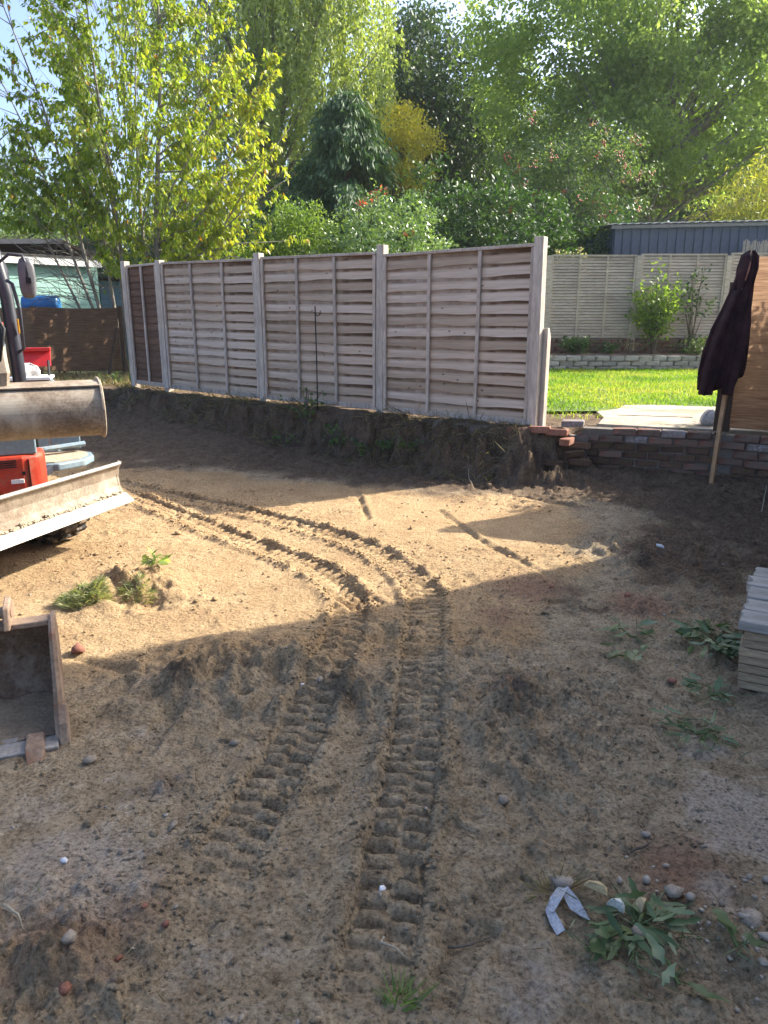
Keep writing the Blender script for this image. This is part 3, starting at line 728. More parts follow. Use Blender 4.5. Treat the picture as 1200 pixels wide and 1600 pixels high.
# ------------------------------------------------------------------ brown woven screens
def screen_mat():
    m, nt, b, o = nodes('brown_mesh_fabric')
    f = noise_tex(nt, 42, 5, .7, (.10, .10, 1.6)); g = noise_tex(nt, 1.5, 4, .5)
    c = ramp(nt, f, [(.09, .055, .04), (.17, .105, .075), (.25, .165, .12)], .3, .7)
    nt.links.new(c, b.inputs['Base Color']); b.inputs['Roughness'].default_value = .95; b.inputs['Specular IOR Level'].default_value = .1
    t = nt.nodes.new('ShaderNodeBsdfTranslucent')
    nt.links.new(ramp(nt, f, [(.12, .07, .045), (.22, .135, .085), (.33, .21, .14)], .3, .7), t.inputs[0])
    mx = nt.nodes.new('ShaderNodeMixShader'); mx.inputs[0].default_value = .62
    bump(nt, f, b, .4, .004)
    nt.links.new(b.outputs[0], mx.inputs[1]); nt.links.new(t.outputs[0], mx.inputs[2]); nt.links.new(mx.outputs[0], o.inputs[0])
    return m
m_screen = screen_mat()
def screen(parent, pts, zt, zb, nm='fabric', sag=.03, seed=0):
    nx, nz = 40, 24; V_ = []; F_ = []
    segs = [math.dist(a, b) for a, b in zip(pts[:-1], pts[1:])]; tot = sum(segs)
    for i in range(nx+1):
        s = tot*i/nx; acc = 0; k = 0
        while k < len(segs)-1 and s > acc+segs[k]: acc += segs[k]; k += 1
        q = (s-acc)/segs[k]; x = pts[k][0]+(pts[k+1][0]-pts[k][0])*q; y = pts[k][1]+(pts[k+1][1]-pts[k][1])*q
        t = i/nx; top = zt[0]+(zt[1]-zt[0])*t-sag*math.sin(math.pi*((t*3) % 1)); bot = zb[0]+(zb[1]-zb[0])*t
        for j in range(nz+1):
            z = bot+(top-bot)*j/nz
            w = .012*math.sin(s*7+z*2+seed)+.008*math.sin(s*19+z*5)
            V_.append((x+w*.6, y+w*.8, z))
    for i in range(nx):
        for j in range(nz):
            a = i*(nz+1)+j; F_.append((a, a+nz+1, a+nz+2, a+1))
    mb = MB(); mb.add(V_, F_); me = mb.mesh(nm, m_screen, True)
    return put(nm, me, parent, worldspace=True)
m_dark_wood = proc('dark_timber', [(.05, .035, .025), (.09, .065, .045)], 4, .9, .4, .004, (1, 1, .2))
m_stake = proc('stake_wood', [(.30, .17, .08), (.40, .25, .13), (.46, .31, .18)], 5, .8, .3, .003, (1, 1, .2))
ls = thing('screened_fence', 'low fence covered in brown woven screening beyond the excavator', 'fence', (-5.6, 13.6, .5))
screen(ls, [(-4.72, 13.5), (-6.3, 13.62), (-8.6, 12.7)], (1.70, 1.73), (.60, .56), sag=.02, seed=2)
for (x, y) in [(-4.70, 13.58), (-6.3, 13.7), (-7.5, 13.25)]:
    put('post', MB().box((x, y, 1.1), (.07, .07, 1.25)).mesh('post', m_dark_wood), ls, worldspace=True)
put('brace', MB().tube([(-4.92, 13.35, .5), (-4.72, 13.45, 1.35)], .035, 6).mesh('brace', m_dark_wood), ls, worldspace=True)
for z in (.75, 1.55): put('wire', MB().tube([(-4.7, 13.54, z), (-6.3, 13.66, z)], .006, 5).mesh('wire', m_black), ls, worldspace=True)
rsn = thing('screened_fence', 'tall brown fabric screen on the brick wall beside the hanging jacket', 'fence', (4.2, 6.1, .55))
screen(rsn, [(PS[0]+.02, PS[1]+.03), (PW[0]-.05, PW[1]+.06)], (2.08, 2.04), (.57, .56), sag=.0, seed=5)
u_ = (Vector((*PW, 0))-Vector((*PS, 0))).normalized(); a_s = math.atan2(u_.y, u_.x)
for k, t in enumerate((.03, .9, 1.8)):
    p = Vector((*PS, 0))+u_*t+Vector((.035, .05, 0))
    put('post', MB().box((p.x, p.y, 1.28), (.07, .07, 1.50), Matrix.Rotation(a_s, 4, 'Z')).mesh('post', m_dark_wood), rsn, worldspace=True)
pe = Vector((*PS, 0))+u_*.0
put('edge_board', MB().box((pe.x-.0, pe.y+.045, 1.2), (.09, .03, 1.34), Matrix.Rotation(a_s, 4, 'Z')).mesh('edge_board', m_dark_wood), rsn, worldspace=True)
st = MB(); st.tube([(3.035, 6.66, .02), (3.09, 6.74, .6), (3.135, 6.78, 1.14)], .025, 4)
tag(put('timber_stake', st.mesh('timber_stake', m_stake)), 'thin orange timber stake leaning on the brick wall under the jacket', 'stake')

# jacket hung on the corner of the screen
m_jac = proc('maroon_fleece', [(.016, .008, .009), (.034, .013, .015), (.055, .024, .025)], 9, .95, .5, .006, fine=120, fine_amt=.3)
jk = thing('jacket', 'dark maroon hooded jacket hung over the corner of the brown screen', 'jacket', (3.1, 6.75, .93))
def loft(rings, n=40, seed=1, fold=.12, amp_k=1.0, hem=0.0):
    r = random.Random(seed); ph = [r.uniform(0, 6.28) for _ in range(4)]
    V_ = []; F_ = []
    for i, (cx, cy, z, hw, hd) in enumerate(rings):
        for k in range(n):
            q = 2*math.pi*k/n
            f = 1+fold*amp_k*(math.sin(4*q+ph[0]+i*.05)*.7+math.sin(9*q+ph[1]-i*.16)*.3)*min(1, i/4)
            V_.append((cx+hw*f*math.cos(q), cy+hd*f*math.sin(q)+.02*math.sin(3*q+ph[2]), z+.006*math.sin(5*q+ph[3]+i)+hem*max(0, (i/len(rings)-.55))*(math.cos(q)+.35*math.sin(3*q+ph[3]))))
    for i in range(len(rings)-1):
        for k in range(n):
            F_.append((i*n+k, i*n+(k+1) % n, (i+1)*n+(k+1) % n, (i+1)*n+k))
    F_.append(tuple(range(n))); F_.append(tuple(range((len(rings)-1)*n, len(rings)*n))[::-1])
    return V_, F_
def interp(keys, m):
    out = []
    for i in range(m):
        t = i/(m-1)*(len(keys)-1); k = min(int(t), len(keys)-2); f = t-k; f = f*f*(3-2*f)
        out.append(tuple(a+(b-a)*f for a, b in zip(keys[k], keys[k+1])))
    return out
V_, F_ = loft(interp([(3.195, 6.80, 2.094, 0.025, .03), (3.19, 6.79, 2.043, 0.056, .06), (3.165, 6.775, 1.856, 0.081, .075), (3.13, 6.76, 1.668, 0.110, .08), (3.09, 6.75, 1.455, 0.151, .08), (3.055, 6.745, 1.241, 0.179, .08), (3.035, 6.745, 1.088, 0.188, .075), (3.04, 6.745, 0.994, 0.177, .07), (3.045, 6.745, 0.977, 0.134, .05)], 44), 60, 3, .24, hem=.16)
put('body', MB().add(V_, F_).mesh('body', m_jac, True), jk, worldspace=True)
V_, F_ = loft(interp([(3.10, 6.71, 1.796, 0.039, .04), (2.992, 6.670, 1.497, 0.062, .05), (2.937, 6.665, 1.241, 0.069, .05), (2.907, 6.660, 1.071, 0.073, .05), (2.897, 6.660, 0.994, 0.067, .045), (2.892, 6.660, 0.964, 0.058, .04), (2.884, 6.660, 0.900, 0.063, .04), (2.884, 6.660, 0.895, 0.034, .02)], 30), 28, 5, .22)
put('sleeve', MB().add(V_, F_).mesh('sleeve', m_jac, True), jk, worldspace=True)
V_, F_ = loft(interp([(3.17, 6.71, 1.796, 0.034, .03), (3.165, 6.68, 1.497, 0.056, .045), (3.13, 6.665, 1.241, 0.062, .045), (3.10, 6.66, 1.054, 0.058, .04), (3.085, 6.66, 0.968, 0.047, .036), (3.08, 6.66, 0.900, 0.049, .036), (3.08, 6.66, 0.895, 0.034, .02)], 26), 26, 8, .16)
put('sleeve', MB().add(V_, F_).mesh('sleeve', m_jac, True), jk, worldspace=True)
V_, F_ = loft(interp([(3.19, 6.77, 2.124, 0.022, .03), (3.188, 6.765, 2.086, 0.062, .06), (3.175, 6.755, 1.983, 0.074, .075), (3.155, 6.745, 1.856, 0.067, .07), (3.14, 6.74, 1.753, 0.034, .03)], 22), 28, 11, .10)
put('lit_strip', MB().tube([(3.165, 6.70, 2.03), (3.145, 6.69, 1.97), (3.125, 6.685, 1.88), (3.115, 6.69, 1.80)], [.006, .016, .014, .004], 6).mesh('lit_strip', proc('lit_hood_strip', [(.30, .13, .09), (.42, .2, .14)], 9, .9, .2)), jk, worldspace=True)  # pale strip, the light inside the hood opening put into its colour
put('hood', MB().add(V_, F_).mesh('hood', m_jac, True), jk, worldspace=True)
m_sack = proc('pale_sack', [(.40, .37, .33), (.55, .53, .50), (.30, .22, .16)], 6, .8, .5, .01)
V_, F_ = loft([(0, 0, .0, .10, .07), (0, 0, .05, .14, .09), (.01, 0, .11, .13, .085), (.02, 0, .16, .08, .06), (.03, 0, .19, .03, .03)], 18, 4, .12)
tag(put('sack', MB().add(V_, F_).mesh('sack', m_sack, True), None, (3.235, 7.32, .522), (0, 0, .4), (.75, .75, .8)), 'crumpled pale sack on the path behind the brown screen edge', 'sack')

# ------------------------------------------------------------------ sheds beyond the left fence
m_teal = proc('teal_paint', [(.27, .46, .40), (.31, .52, .455), (.34, .56, .49)], 3, .6, .1, .002, rnd=.06, fine_amt=.1)
m_white = proc('white_paint', [(.68, .68, .66), (.78, .78, .76)], 3, .6, .1, .002, fine_amt=.08)
ts = thing('teal_shed', 'pale teal clad shed with white fascia beyond the left fence', 'shed', (-7.3, 16.4, .46))
t0 = Vector((-8.6, 14.9, 0)); t1 = Vector((-6.55, 17.5, 0)); td = (t1-t0); tl = td.length; ta = math.atan2(td.y, td.x)
sm = MB().prism([(-.012, 0), (.012, 0), (.008, .172), (-.002, .172)], -tl/2, tl/2).mesh('board', m_teal)
for i in range(13):
    put('board', sm, ts, ((t0+t1)/2+Vector((0, 0, .46+i*.168))-Vector(ts.location)), (0, 0, ta))
bk_ = Vector((-td.y, td.x, 0)).normalized()
def quadbox(a, b, z0, z1, th, back):
    q = [a, b, b+back*th, a+back*th]
    m = MB(); m.add([(p.x, p.y, z0) for p in q]+[(p.x, p.y, z1) for p in q], [(3, 2, 1, 0), (4, 5, 6, 7), (0, 1, 5, 4), (1, 2, 6, 5), (2, 3, 7, 6), (3, 0, 4, 7)]); return m
put('side_wall', quadbox(t1+td.normalized()*.0-bk_*.01, t1+td.normalized()*.06-bk_*.01, .46, 2.66, 2.4, bk_).mesh('side_wall', m_teal), ts, worldspace=True)
put('fascia', quadbox(t0-bk_*.16, t1+td.normalized()*.1-bk_*.16, 2.60, 2.76, .04, bk_).mesh('fascia', m_white), ts, worldspace=True)
put('roof', quadbox(t0-bk_*.18, t1+td.normalized()*.14-bk_*.18, 2.765, 2.80, 2.7, bk_).mesh('roof', proc('felt', [(.06, .055, .05), (.10, .09, .085)], 5, .9, .3)), ts, worldspace=True)
gs = thing('clad_shed', 'blue grey clad shed glimpsed between the teal shed and the fence end', 'shed', (-5.8, 19.5, .46))
m_gsh = proc('grey_clad', [(.15, .20, .26), (.19, .25, .31)], 3, .7, .1, .003, rnd=.08)
sm = MB().prism([(-.012, 0), (.012, 0), (.008, .152), (-.002, .152)], -1.4, 1.4).mesh('board', m_gsh)
for i in range(13): put('board', sm, gs, (0, 0, i*.148))
put('roof', MB().box((0, .9, 2.0), (3.1, 2.2, .06)).mesh('roof', m_dark_wood), gs)
put('side_wall', MB().box((0, 1.0, .97), (2.75, 1.9, 1.9)).mesh('side_wall', m_gsh), gs)
br = thing('brown_shed', 'brown shed with pale roof edge showing over the teal shed', 'shed', (-10.2, 21, .46))
put('walls', MB().box((0, 1.2, 1.2), (3.0, 2.4, 2.4)).mesh('walls', m_brownslat), br)
put('roof', MB().prism([(-.35, 2.95), (2.7, 2.6), (2.7, 2.68), (-.35, 3.03)], -1.7, 1.7).mesh('roof', m_brownslat), br)
put('roof_edge', MB().box((0, -.37, 2.98), (3.45, .03, .12)).mesh('roof_edge', proc('roof_trim', [(.42, .33, .26), (.5, .4, .32)], 4, .8, .1)), br)
m_blue = proc('blue_plastic', [(.02, .13, .36), (.03, .18, .45)], 4, .4, .05, .002, spec=.5)
bb = thing('blue_barrel', 'bright blue plastic barrel lying behind the brown screened fence', 'barrel', (-6.55, 14.6, .46), R(8))
prof = [(.0, 0), (.15, 0), (.17, .03), (.175, .2), (.168, .3), (.175, .4), (.17, .62), (.15, .65), (0, .65)]
V_ = []; n = 20
for (r0, s) in prof:
    for k in range(n): V_.append((s-.32, r0*math.cos(2*math.pi*k/n), 1.30+r0*math.sin(2*math.pi*k/n)))
F_ = [(i*n+k, i*n+(k+1) % n, (i+1)*n+(k+1) % n, (i+1)*n+k) for i in range(len(prof)-1) for k in range(n)]
put('drum', MB().add(V_, F_).mesh('drum', m_blue, True), bb)
mb = MB()
for x in (-.25, .25):
    mb.box((x, 0, 1.08), (.06, .4, .1))
    for y in (-.17, .17): mb.box((x, y, .51), (.05, .05, 1.04))
put('stand', mb.mesh('stand', m_dark_wood), bb)

# ------------------------------------------------------------------ the house out of frame on the right (it shades the foreground)
m_hb = proc('house_render', [(.52, .49, .44), (.60, .57, .52), (.64, .61, .56)], 5, .9, .4, .01)
hs = thing('house', 'pale rendered house beside the yard that shades the foreground', 'house', (9.5, 0, 0))
HX0, HX1, HY0, HY1 = 5.35, 13.5, -9.0, 6.72
mb = MB(); mb.box(((HX0+HX1)/2, (HY0+HY1)/2, 2.6), (HX1-HX0, HY1-HY0, 5.6)); put('walls', mb.mesh('walls', m_hb), hs, worldspace=True)
mb = MB(); zc = (HX0+HX1)/2
mb.add([(HX0-.35, HY0-.2, 5.35), (HX1+.35, HY0-.2, 5.35), (zc, HY0-.2, 8.2), (HX0-.35, HY1+.0, 5.35), (HX1+.35, HY1+.0, 5.35), (zc, HY1+.0, 8.2)], [(0, 3, 5, 2), (1, 2, 5, 4), (0, 2, 1), (3, 4, 5), (0, 1, 4, 3)])
put('roof', mb.mesh('roof', proc('roof_tile', [(.12, .06, .045), (.18, .09, .065)], 6, .9, .4)), hs, worldspace=True)
m_glass, nt, b_, o_ = nodes('window_glass'); b_.inputs['Base Color'].default_value = (.03, .04, .05, 1); b_.inputs['Roughness'].default_value = .05
for (y, z, w, h) in [(3.6, 1.5, 1.4, 1.2), (0.2, 1.5, 1.4, 1.2), (3.6, 4.0, 1.2, 1.1), (0.2, 4.0, 1.2, 1.1), (-4, 4.0, 1.2, 1.1)]:
    f = put('window', MB().box((HX0-.02, y, z), (.08, w, h)).mesh('window', m_white), hs, worldspace=True)
    put('pane', MB().box((HX0-.065, y, z), (.01, w-.14, h-.14)).mesh('pane', m_glass), f)
put('door', MB().box((HX0-.02, -2.3, 1.0), (.07, .95, 2.05)).mesh('door', m_white), hs, worldspace=True)

# ------------------------------------------------------------------ trees
LM = dict(
    cherry=leafmat('leaf_yellow_green', [(.10, .17, .022), (.17, .26, .03), (.27, .34, .04), (.37, .39, .055), (.50, .20, .04)], .5, .4, .4),
    birch=leafmat('leaf_birch', [(0.180, 0.252, 0.072), (0.288, 0.360, 0.108), (0.415, 0.468, 0.161)], .4, .45, .4),
    willow=leafmat('leaf_willow', [(0.120, 0.180, 0.083), (0.196, 0.270, 0.120), (0.270, 0.346, 0.150)], .4, .5),
    oak=leafmat('leaf_oak', [(0.030, 0.058, 0.027), (0.048, 0.087, 0.038), (0.081, 0.128, 0.048)], .25, .45),
    cypress=leafmat('leaf_cypress', [(0.036, 0.079, 0.029), (0.061, 0.122, 0.042), (0.108, 0.173, 0.058)], .2, .6),
    gold=leafmat('leaf_gold', [(0.245, 0.259, 0.043), (0.402, 0.374, 0.051), (0.546, 0.460, 0.064)], .45),
    dark=leafmat('leaf_dark', [(0.026, 0.058, 0.019), (0.046, 0.099, 0.026), (0.079, 0.145, 0.039)], .3, .45),
    shiny=leafmat('leaf_shiny', [(0.090, 0.166, 0.060), (0.150, 0.240, 0.090), (0.226, 0.316, 0.134)], .3, .28, .7),
    mid=leafmat('leaf_mid', [(0.081, 0.146, 0.033), (0.138, 0.220, 0.048), (0.212, 0.293, 0.073)], .4, .45),
    bright=leafmat('leaf_bright', [(.15, .22, .07), (.24, .33, .10), (.36, .45, .13)], .6, .45, .35, (1.4, 1.45, .75)),
    rowan=leafmat('leaf_rowan', [(0.065, 0.125, 0.046), (0.098, 0.163, 0.058), (0.156, 0.197, 0.072)], .4, .5),
    bamboo=leafmat('leaf_bamboo', [(0.196, 0.240, 0.044), (0.316, 0.330, 0.060), (0.450, 0.420, 0.090)], .45, .45),
    far=leafmat('leaf_far', [(0.055, 0.104, 0.055), (0.093, 0.159, 0.075), (0.150, 0.216, 0.093)], .3, .6))
GT = 'garden trees'

G0 = .46
tree('weeping_willow', 'pale weeping willow at the left edge behind the teal shed', (-15.5, 27, G0), 6.5, (-15.0, 26.5, 5.2), (4.6, 3.4, 2.6), 900, 42000, .10, (.16, .035), LM['willow'], 'weep', .3, 70, GT, seed=3, strand=(1.6, 4.2))
tree('birch_tree', 'tall light green weeping birch behind the yellow leaved tree', (-3.6, 25, G0), 13, (-3.0, 24.5, 10.2), (3.2, 2.6, 4.6), 950, 72000, .13, (.13, .065), LM['birch'], 'weep', .22, 110, GT, seed=4, strand=(.8, 2.8), bark=MAT_BARKG)
tree('oak_tree', 'dark dense oak against the sky in the middle background', (1.4, 31, G0), 11, (1.5, 30.5, 8.1), (3.4, 3.0, 4.6), 420, 42000, .42, (.17, .10), LM['oak'], 'round', .3, 80, GT, seed=5)
tree('golden_tree', 'small golden yellow tree top beside the drooping cypress', (.35, 21.5, G0), 5.5, (.45, 21.5, 5.6), (.85, .7, 1.25), 120, 7000, .15, (.09, .05), LM['gold'], 'round', .08, 30, GT, seed=6)
def conifer(name, label, base, H, rad, seed, n=34000):
    global rng
    rng = np.random.default_rng(seed); base = np.array(base)
    t = thing(name, label, 'tree', tuple(base), 0, GT)
    nb = 260; h = rng.random(nb)**1.25; zz = .06+.92*h; ang = rng.uniform(0, 2*math.pi, nb)
    R_ = rad*(1-zz)**.72*rng.uniform(.55, 1.2, nb)*(1+.22*np.sin(3*ang+zz*9))
    mb = MB(); mb.tube([tuple(base+np.array([0, 0, H*q/6])) for q in range(7)], [.2*(1-q/6.3) for q in range(7)], 8)
    ends = base+np.stack([R_*np.cos(ang), R_*np.sin(ang), zz*H-.12*R_], 1)
    for i in range(0, nb, 3): mb.tube([tuple(base+np.array([0, 0, zz[i]*H-.05])), tuple((ends[i]+base+np.array([0, 0, zz[i]*H]))/2+np.array([0, 0, .1])), tuple(ends[i])], [.03, .02, .008], 4, cap=False)
    put('trunk', mb.mesh('trunk', MAT_BARK), t, worldspace=True)
    bi = rng.integers(0, nb, n); s = rng.random(n)**.55
    ctr = base+np.stack([np.zeros(n), np.zeros(n), zz[bi]*H], 1)
    P = ctr+(ends[bi]-ctr)*s[:, None]; P[:, 2] += .18*R_[bi]*np.sin(math.pi*s)
    P += rng.normal(0, 1, (n, 3))*np.array([.13, .13, .05]); P[:, 2] -= rng.random(n)*.30*s
    D = unit(ends[bi]-ctr)*.5+rng.normal(0, .35, (n, 3))+np.array([0, 0, -.8])
    tint = rng.random(nb)[bi]*.5+.5*rng.random(n)
    put('crown', leaves('crown', P, D, rng.uniform(.12, .28, n), rng.uniform(.035, .07, n), tint, LM['cypress']), t, worldspace=True)
conifer('cypress_tree', 'broad dark green cypress with drooping sprays behind the middle fence panel', (-.9, 19.2, G0), 6.3, 3.1, 7, 52000)
conifer('cypress_tree', 'lower dark cypress between the yellow tree and the tall cypress', (-2.2, 18.0, G0), 3.9, 2.0, 8, 26000)
conifer('fir_tree', 'small dark fir showing past the teal shed roof', (-9.6, 26, G0), 4.6, 1.5, 9, 9000)
def bush(name, label, c, rad, ntip, nl, leaf, mat, seed, cat='shrub', clus=.14, group='garden shrubs', hang=.1, r=.04):
    return tree(name, label, (c[0], c[1], G0), max(.6, c[2]-G0+rad[2]*.5), c, rad, ntip, nl, clus, leaf, LM[mat], 'round', r, 26, group, cat, seed, hang=hang, split=.1, lumpy=.3)
bush('dark_shrub', 'dark evergreen shrub right of the tall cypress behind the fence', (.9, 17.6, 2.7), (1.5, 1.2, 1.9), 220, 16000, (.11, .05), 'dark', 11)
bush('dark_shrub', 'dark shrub with sunlit top behind the right fence panel', (2.6, 17.6, 2.4), (1.5, 1.2, 1.75), 220, 16000, (.11, .055), 'dark', 12)
bush('dark_shrub', 'dark shrub behind the rowan and the far fence', (4.6, 18.6, 2.0), (1.7, 1.0, 1.8), 200, 14000, (.11, .055), 'dark', 13)
bush('round_shrub', 'rounded mid green shrub at the edge of the yellow leaved tree', (-1.75, 15.2, 2.55), (.95, .8, 1.15), 150, 12000, (.065, .035), 'mid', 14, clus=.10)
bush('low_shrub', 'low green shrub behind the first fence panels under the yellow tree', (-3.0, 16.0, 1.9), (1.1, .7, .95), 130, 9000, (.07, .04), 'mid', 18, clus=.12)
ph_t, ph_tips, _ = bush('photinia_shrub', 'pale shiny leaved shrub with red tips above the middle fence post', (-.05, 14.6, 2.2), (1.25, .85, 1.25), 190, 13000, (.085, .038), 'shiny', 15, clus=.11)
n = 260; tip = np.array([[-.45, 14.5, 3.5], [-.12, 14.4, 3.72], [-.28, 14.5, 3.55], [.55, 14.3, 3.0], [1.0, 14.3, 2.75], [-.05, 14.4, 3.3]])
ti = rng.integers(0, 3, n); mbs = MB()
for q in tip[:5]: mbs.tube([(q[0]*.9, q[1]+.05, q[2]-.6), tuple(q)], .008, 5)
put('shoots', mbs.mesh('shoots', MAT_BARK), ph_t, worldspace=True)['kind'] = 'stuff'
P = np.repeat(tip[:5], 40, 0)+rng.normal(0, 1, (200, 3))*np.array([.05, .05, .16])-np.array([0, 0, .12]); Dd = rng.normal(0, .8, (200, 3))+np.array([0, 0, .5])
put('shoot_leaves', leaves('shoot_leaves', P, Dd, np.full(200, .09), np.full(200, .035), rng.random(200), LM['shiny']), ph_t, worldspace=True)
m_redleaf = leafmat('leaf_red', [(.35, .06, .05), (.5, .12, .09)], .4)
P = np.repeat(tip[[0, 1, 2, 3]], 9, 0)+rng.normal(0, .06, (36, 3)); Dd = rng.normal(0, .8, (36, 3))+np.array([0, 0, .6])
put('red_tips', leaves('red_tips', P, Dd, np.full(36, .10), np.full(36, .04), rng.random(36), m_redleaf), ph_t, worldspace=True)['kind'] = 'stuff'
tree('broadleaf_tree', 'large sunlit green tree with a grey trunk behind the blue shed', (8.75, 25.6, G0), 10.8, (8.8, 25.6, 8.7), (6.0, 2.6, 4.1), 400, 85000, .36, (.15, .09), LM['bright'], 'round', .30, 70, GT, seed=21, bark=MAT_BARKG, hang=.5, lumpy=.22, flatb=-.75)
rw_t, rw_tips, rw_P = tree('rowan_tree', 'rowan tree with red berries left of the grey trunk', (4.8, 20.6, G0), 5, (4.6, 20.8, 4.3), (1.9, 1.3, 1.9), 230, 20000, .2, (.10, .035), LM['rowan'], 'round', .1, 60, GT, seed=22, hang=.6)
m_berry = proc('berry_red', [(.42, .05, .03), (.55, .09, .04)], 9, .5, 0)
front = rw_tips[rw_tips[:, 1] < 20.6]
bmb = MB()
for q in front[:70]:
    for _ in range(9):
        c = Vector(q)+Vector(rng.normal(0, .05, 3))+Vector((0, -.25, -.1)); s = .022
        bmb.add([c+Vector(d)*s for d in ((1, 0, 0), (-1, 0, 0), (0, 1, 0), (0, -1, 0), (0, 0, 1), (0, 0, -1))], [(0, 2, 4), (2, 1, 4), (1, 3, 4), (3, 0, 4), (2, 0, 5), (1, 2, 5), (3, 1, 5), (0, 3, 5)])
o = put('berries', bmb.mesh('berries', m_berry), rw_t, worldspace=True); o['kind'] = 'stuff'
# bamboo
rng = np.random.default_rng(31)
bt = thing('bamboo_clump', 'yellow green bamboo clump rising above the blue metal shed', 'bamboo', (9.8, 21.0, G0))
mb = MB(); Ps = []
for i in range(170):
    x = rng.uniform(8.7, 13.2); y = rng.uniform(20.4, 21.6); h = rng.uniform(3.9, 5.1)+.35*math.sin(x*1.9)+.12*(x-8); dx, dy = rng.normal(0, .55), rng.normal(-.25, .4)
    q = [(x+dx*t*t, y+dy*t*t, G0+h*t-.35*h*max(0, t-.75)*abs(dx)) for t in np.linspace(0, 1, 7)]
    mb.tube(q, [.014*(1-.8*k/6) for k in range(7)], 4, cap=False)
    for t in rng.uniform(.35, 1, 120): Ps.append((x+dx*t*t, y+dy*t*t, G0+h*t-.35*h*max(0, t-.75)*abs(dx)))
put('canes', mb.mesh('canes', proc('cane', [(.22, .22, .06), (.3, .28, .08)], 5, .5, .1)), bt, worldspace=True)
P = np.array(Ps); n = len(P); P = P+rng.normal(0, .13, (n, 3)); Dd = rng.normal(0, .6, (n, 3))+np.array([0, 0, -.5])
put('crown', leaves('crown', P, Dd, rng.uniform(.12, .22, n), rng.uniform(.02, .035, n), rng.random(n), LM['bamboo']), bt, worldspace=True)
# far wood that closes the view
rng = np.random.default_rng(33); Pl = []
for i in range(46):
    cx = -42+i*1.9+rng.normal(0, .7); cy = rng.uniform(38, 50); hh = rng.uniform(6, 8.5)+(3.5 if -4 < cx < 4 else 6.5 if 4 <= cx < 40 else 0)
    v = ball(2600, .4); Pl.append(np.array([cx, cy, hh*.55])+v*np.array([2.6, 2.0, hh*.5])*lump(unit(v), i, .3)[:, None])
P = np.concatenate(Pl); n = len(P)
me = leaves('far_wood', P, rng.normal(0, 1, (n, 3)), rng.uniform(.25, .5, n), rng.uniform(.18, .34, n), np.repeat(rng.random(46)*.5, 2600)+rng.random(n)*.5, LM['far'])
tag(put('far_wood', me), 'distant dark wood closing the view behind the gardens', 'wood', None, 'stuff')

bush('shade_shrub', 'unseen bushy shrub added to shade the tall brown fabric screen', (5.0, 7.55, 1.5), (.75, .6, 1.2), 150, 9000, (.08, .045), 'mid', 17)  # added out of view so the lower part of the screen is shaded
# the yellow leaved tree: several stems, hanging leaves
rng = np.random.default_rng(41); random.seed(41)
yt = thing('cherry_tree', 'multi stemmed tree with hanging yellow green leaves behind the left fence end', 'tree', (-4.7, 14.3, .46), 0, GT)
stems = []; twigs = []
SB = [(-4.35, 12.9), (-3.88, 13.0), (-4.55, 13.1), (-4.65, 12.95), (-4.75, 13.1), (-4.45, 13.2), (-4.9, 13.0), (-4.2, 13.2), (-3.95, 13.25), (-4.6, 13.3), (-3.8, 12.9)]
ST = [(-4.55, 12.6, 7.2), (-3.4, 12.9, 7.4), (-5.1, 12.9, 7.0), (-5.9, 12.6, 6.6), (-6.5, 13.0, 6.0), (-5.2, 14.0, 7.2), (-6.9, 13.2, 5.2), (-4.2, 14.2, 7.4), (-2.7, 13.2, 6.3), (-5.6, 14.2, 6.6), (-2.0, 12.8, 4.9)]
SR = [.055, .085, .04, .045, .04, .045, .035, .045, .04, .035, .04]
mbs = [];
SB = [(x*1.09, y+1.3) for x, y in SB]; ST = [(x*1.09, y+1.3, .46+(z-.46)*1.08) for x, y, z in ST]; SR = [r*.9 for r in SR]
for (bx, by), tp_, r in zip(SB, ST, SR):
    b0 = Vector((bx, by, .3)); tpv = Vector(tp_); mid = b0.lerp(tpv, .45)+Vector((-(tpv.x-bx)*.16, 0, .35))
    pts = []
    for k in range(11):
        t = k/10; pts.append(b0*(1-t)**2+mid*2*t*(1-t)+tpv*t*t+Vector((math.sin(t*9+bx*7)*.04, math.cos(t*8)*.03, 0)))
    mb = MB(); mb.tube(pts, [r*(1-.85*k/10) for k in range(11)], 7)
    for k in range(44):
        t = random.uniform(.22, 1.0); i = min(9, int(t*10)); p = pts[i].lerp(pts[i+1], t*10-i)
        outv = Vector((p.x+4.6, (p.y-14.4)*1.3-.25, 0))
        if outv.length < .3: outv = Vector((random.gauss(0, 1), random.gauss(0, 1), 0))
        outv.normalize()
        d = (outv*.9+Vector((random.gauss(0, .55), random.gauss(0, .55), .55+random.gauss(0, .3)))).normalized()
        L = random.uniform(.3, 1.15)*(1.25-.6*t)
        e = p+d*L+Vector((0, 0, -.12*L)); m1 = p.lerp(e, .5)+Vector((0, 0, .08*L))
        mb.tube([p, m1, e], [r*.22, r*.15, .004], 4, cap=False)
        for q in range(3):
            s = random.uniform(.3, 1); pp = p.lerp(e, s); dd = (d+Vector((random.gauss(0, .6), random.gauss(0, .6), random.gauss(.1, .35)))).normalized(); ll = random.uniform(.2, .5)
            ee = pp+dd*ll; mb.tube([pp, ee], [.006, .002], 3, cap=False); twigs.append((pp, ee))
        twigs.append((m1, e)); twigs.append((e, e+d*.15))
    put('stem', mb.mesh('stem', MAT_BARKG, True), yt, worldspace=True)
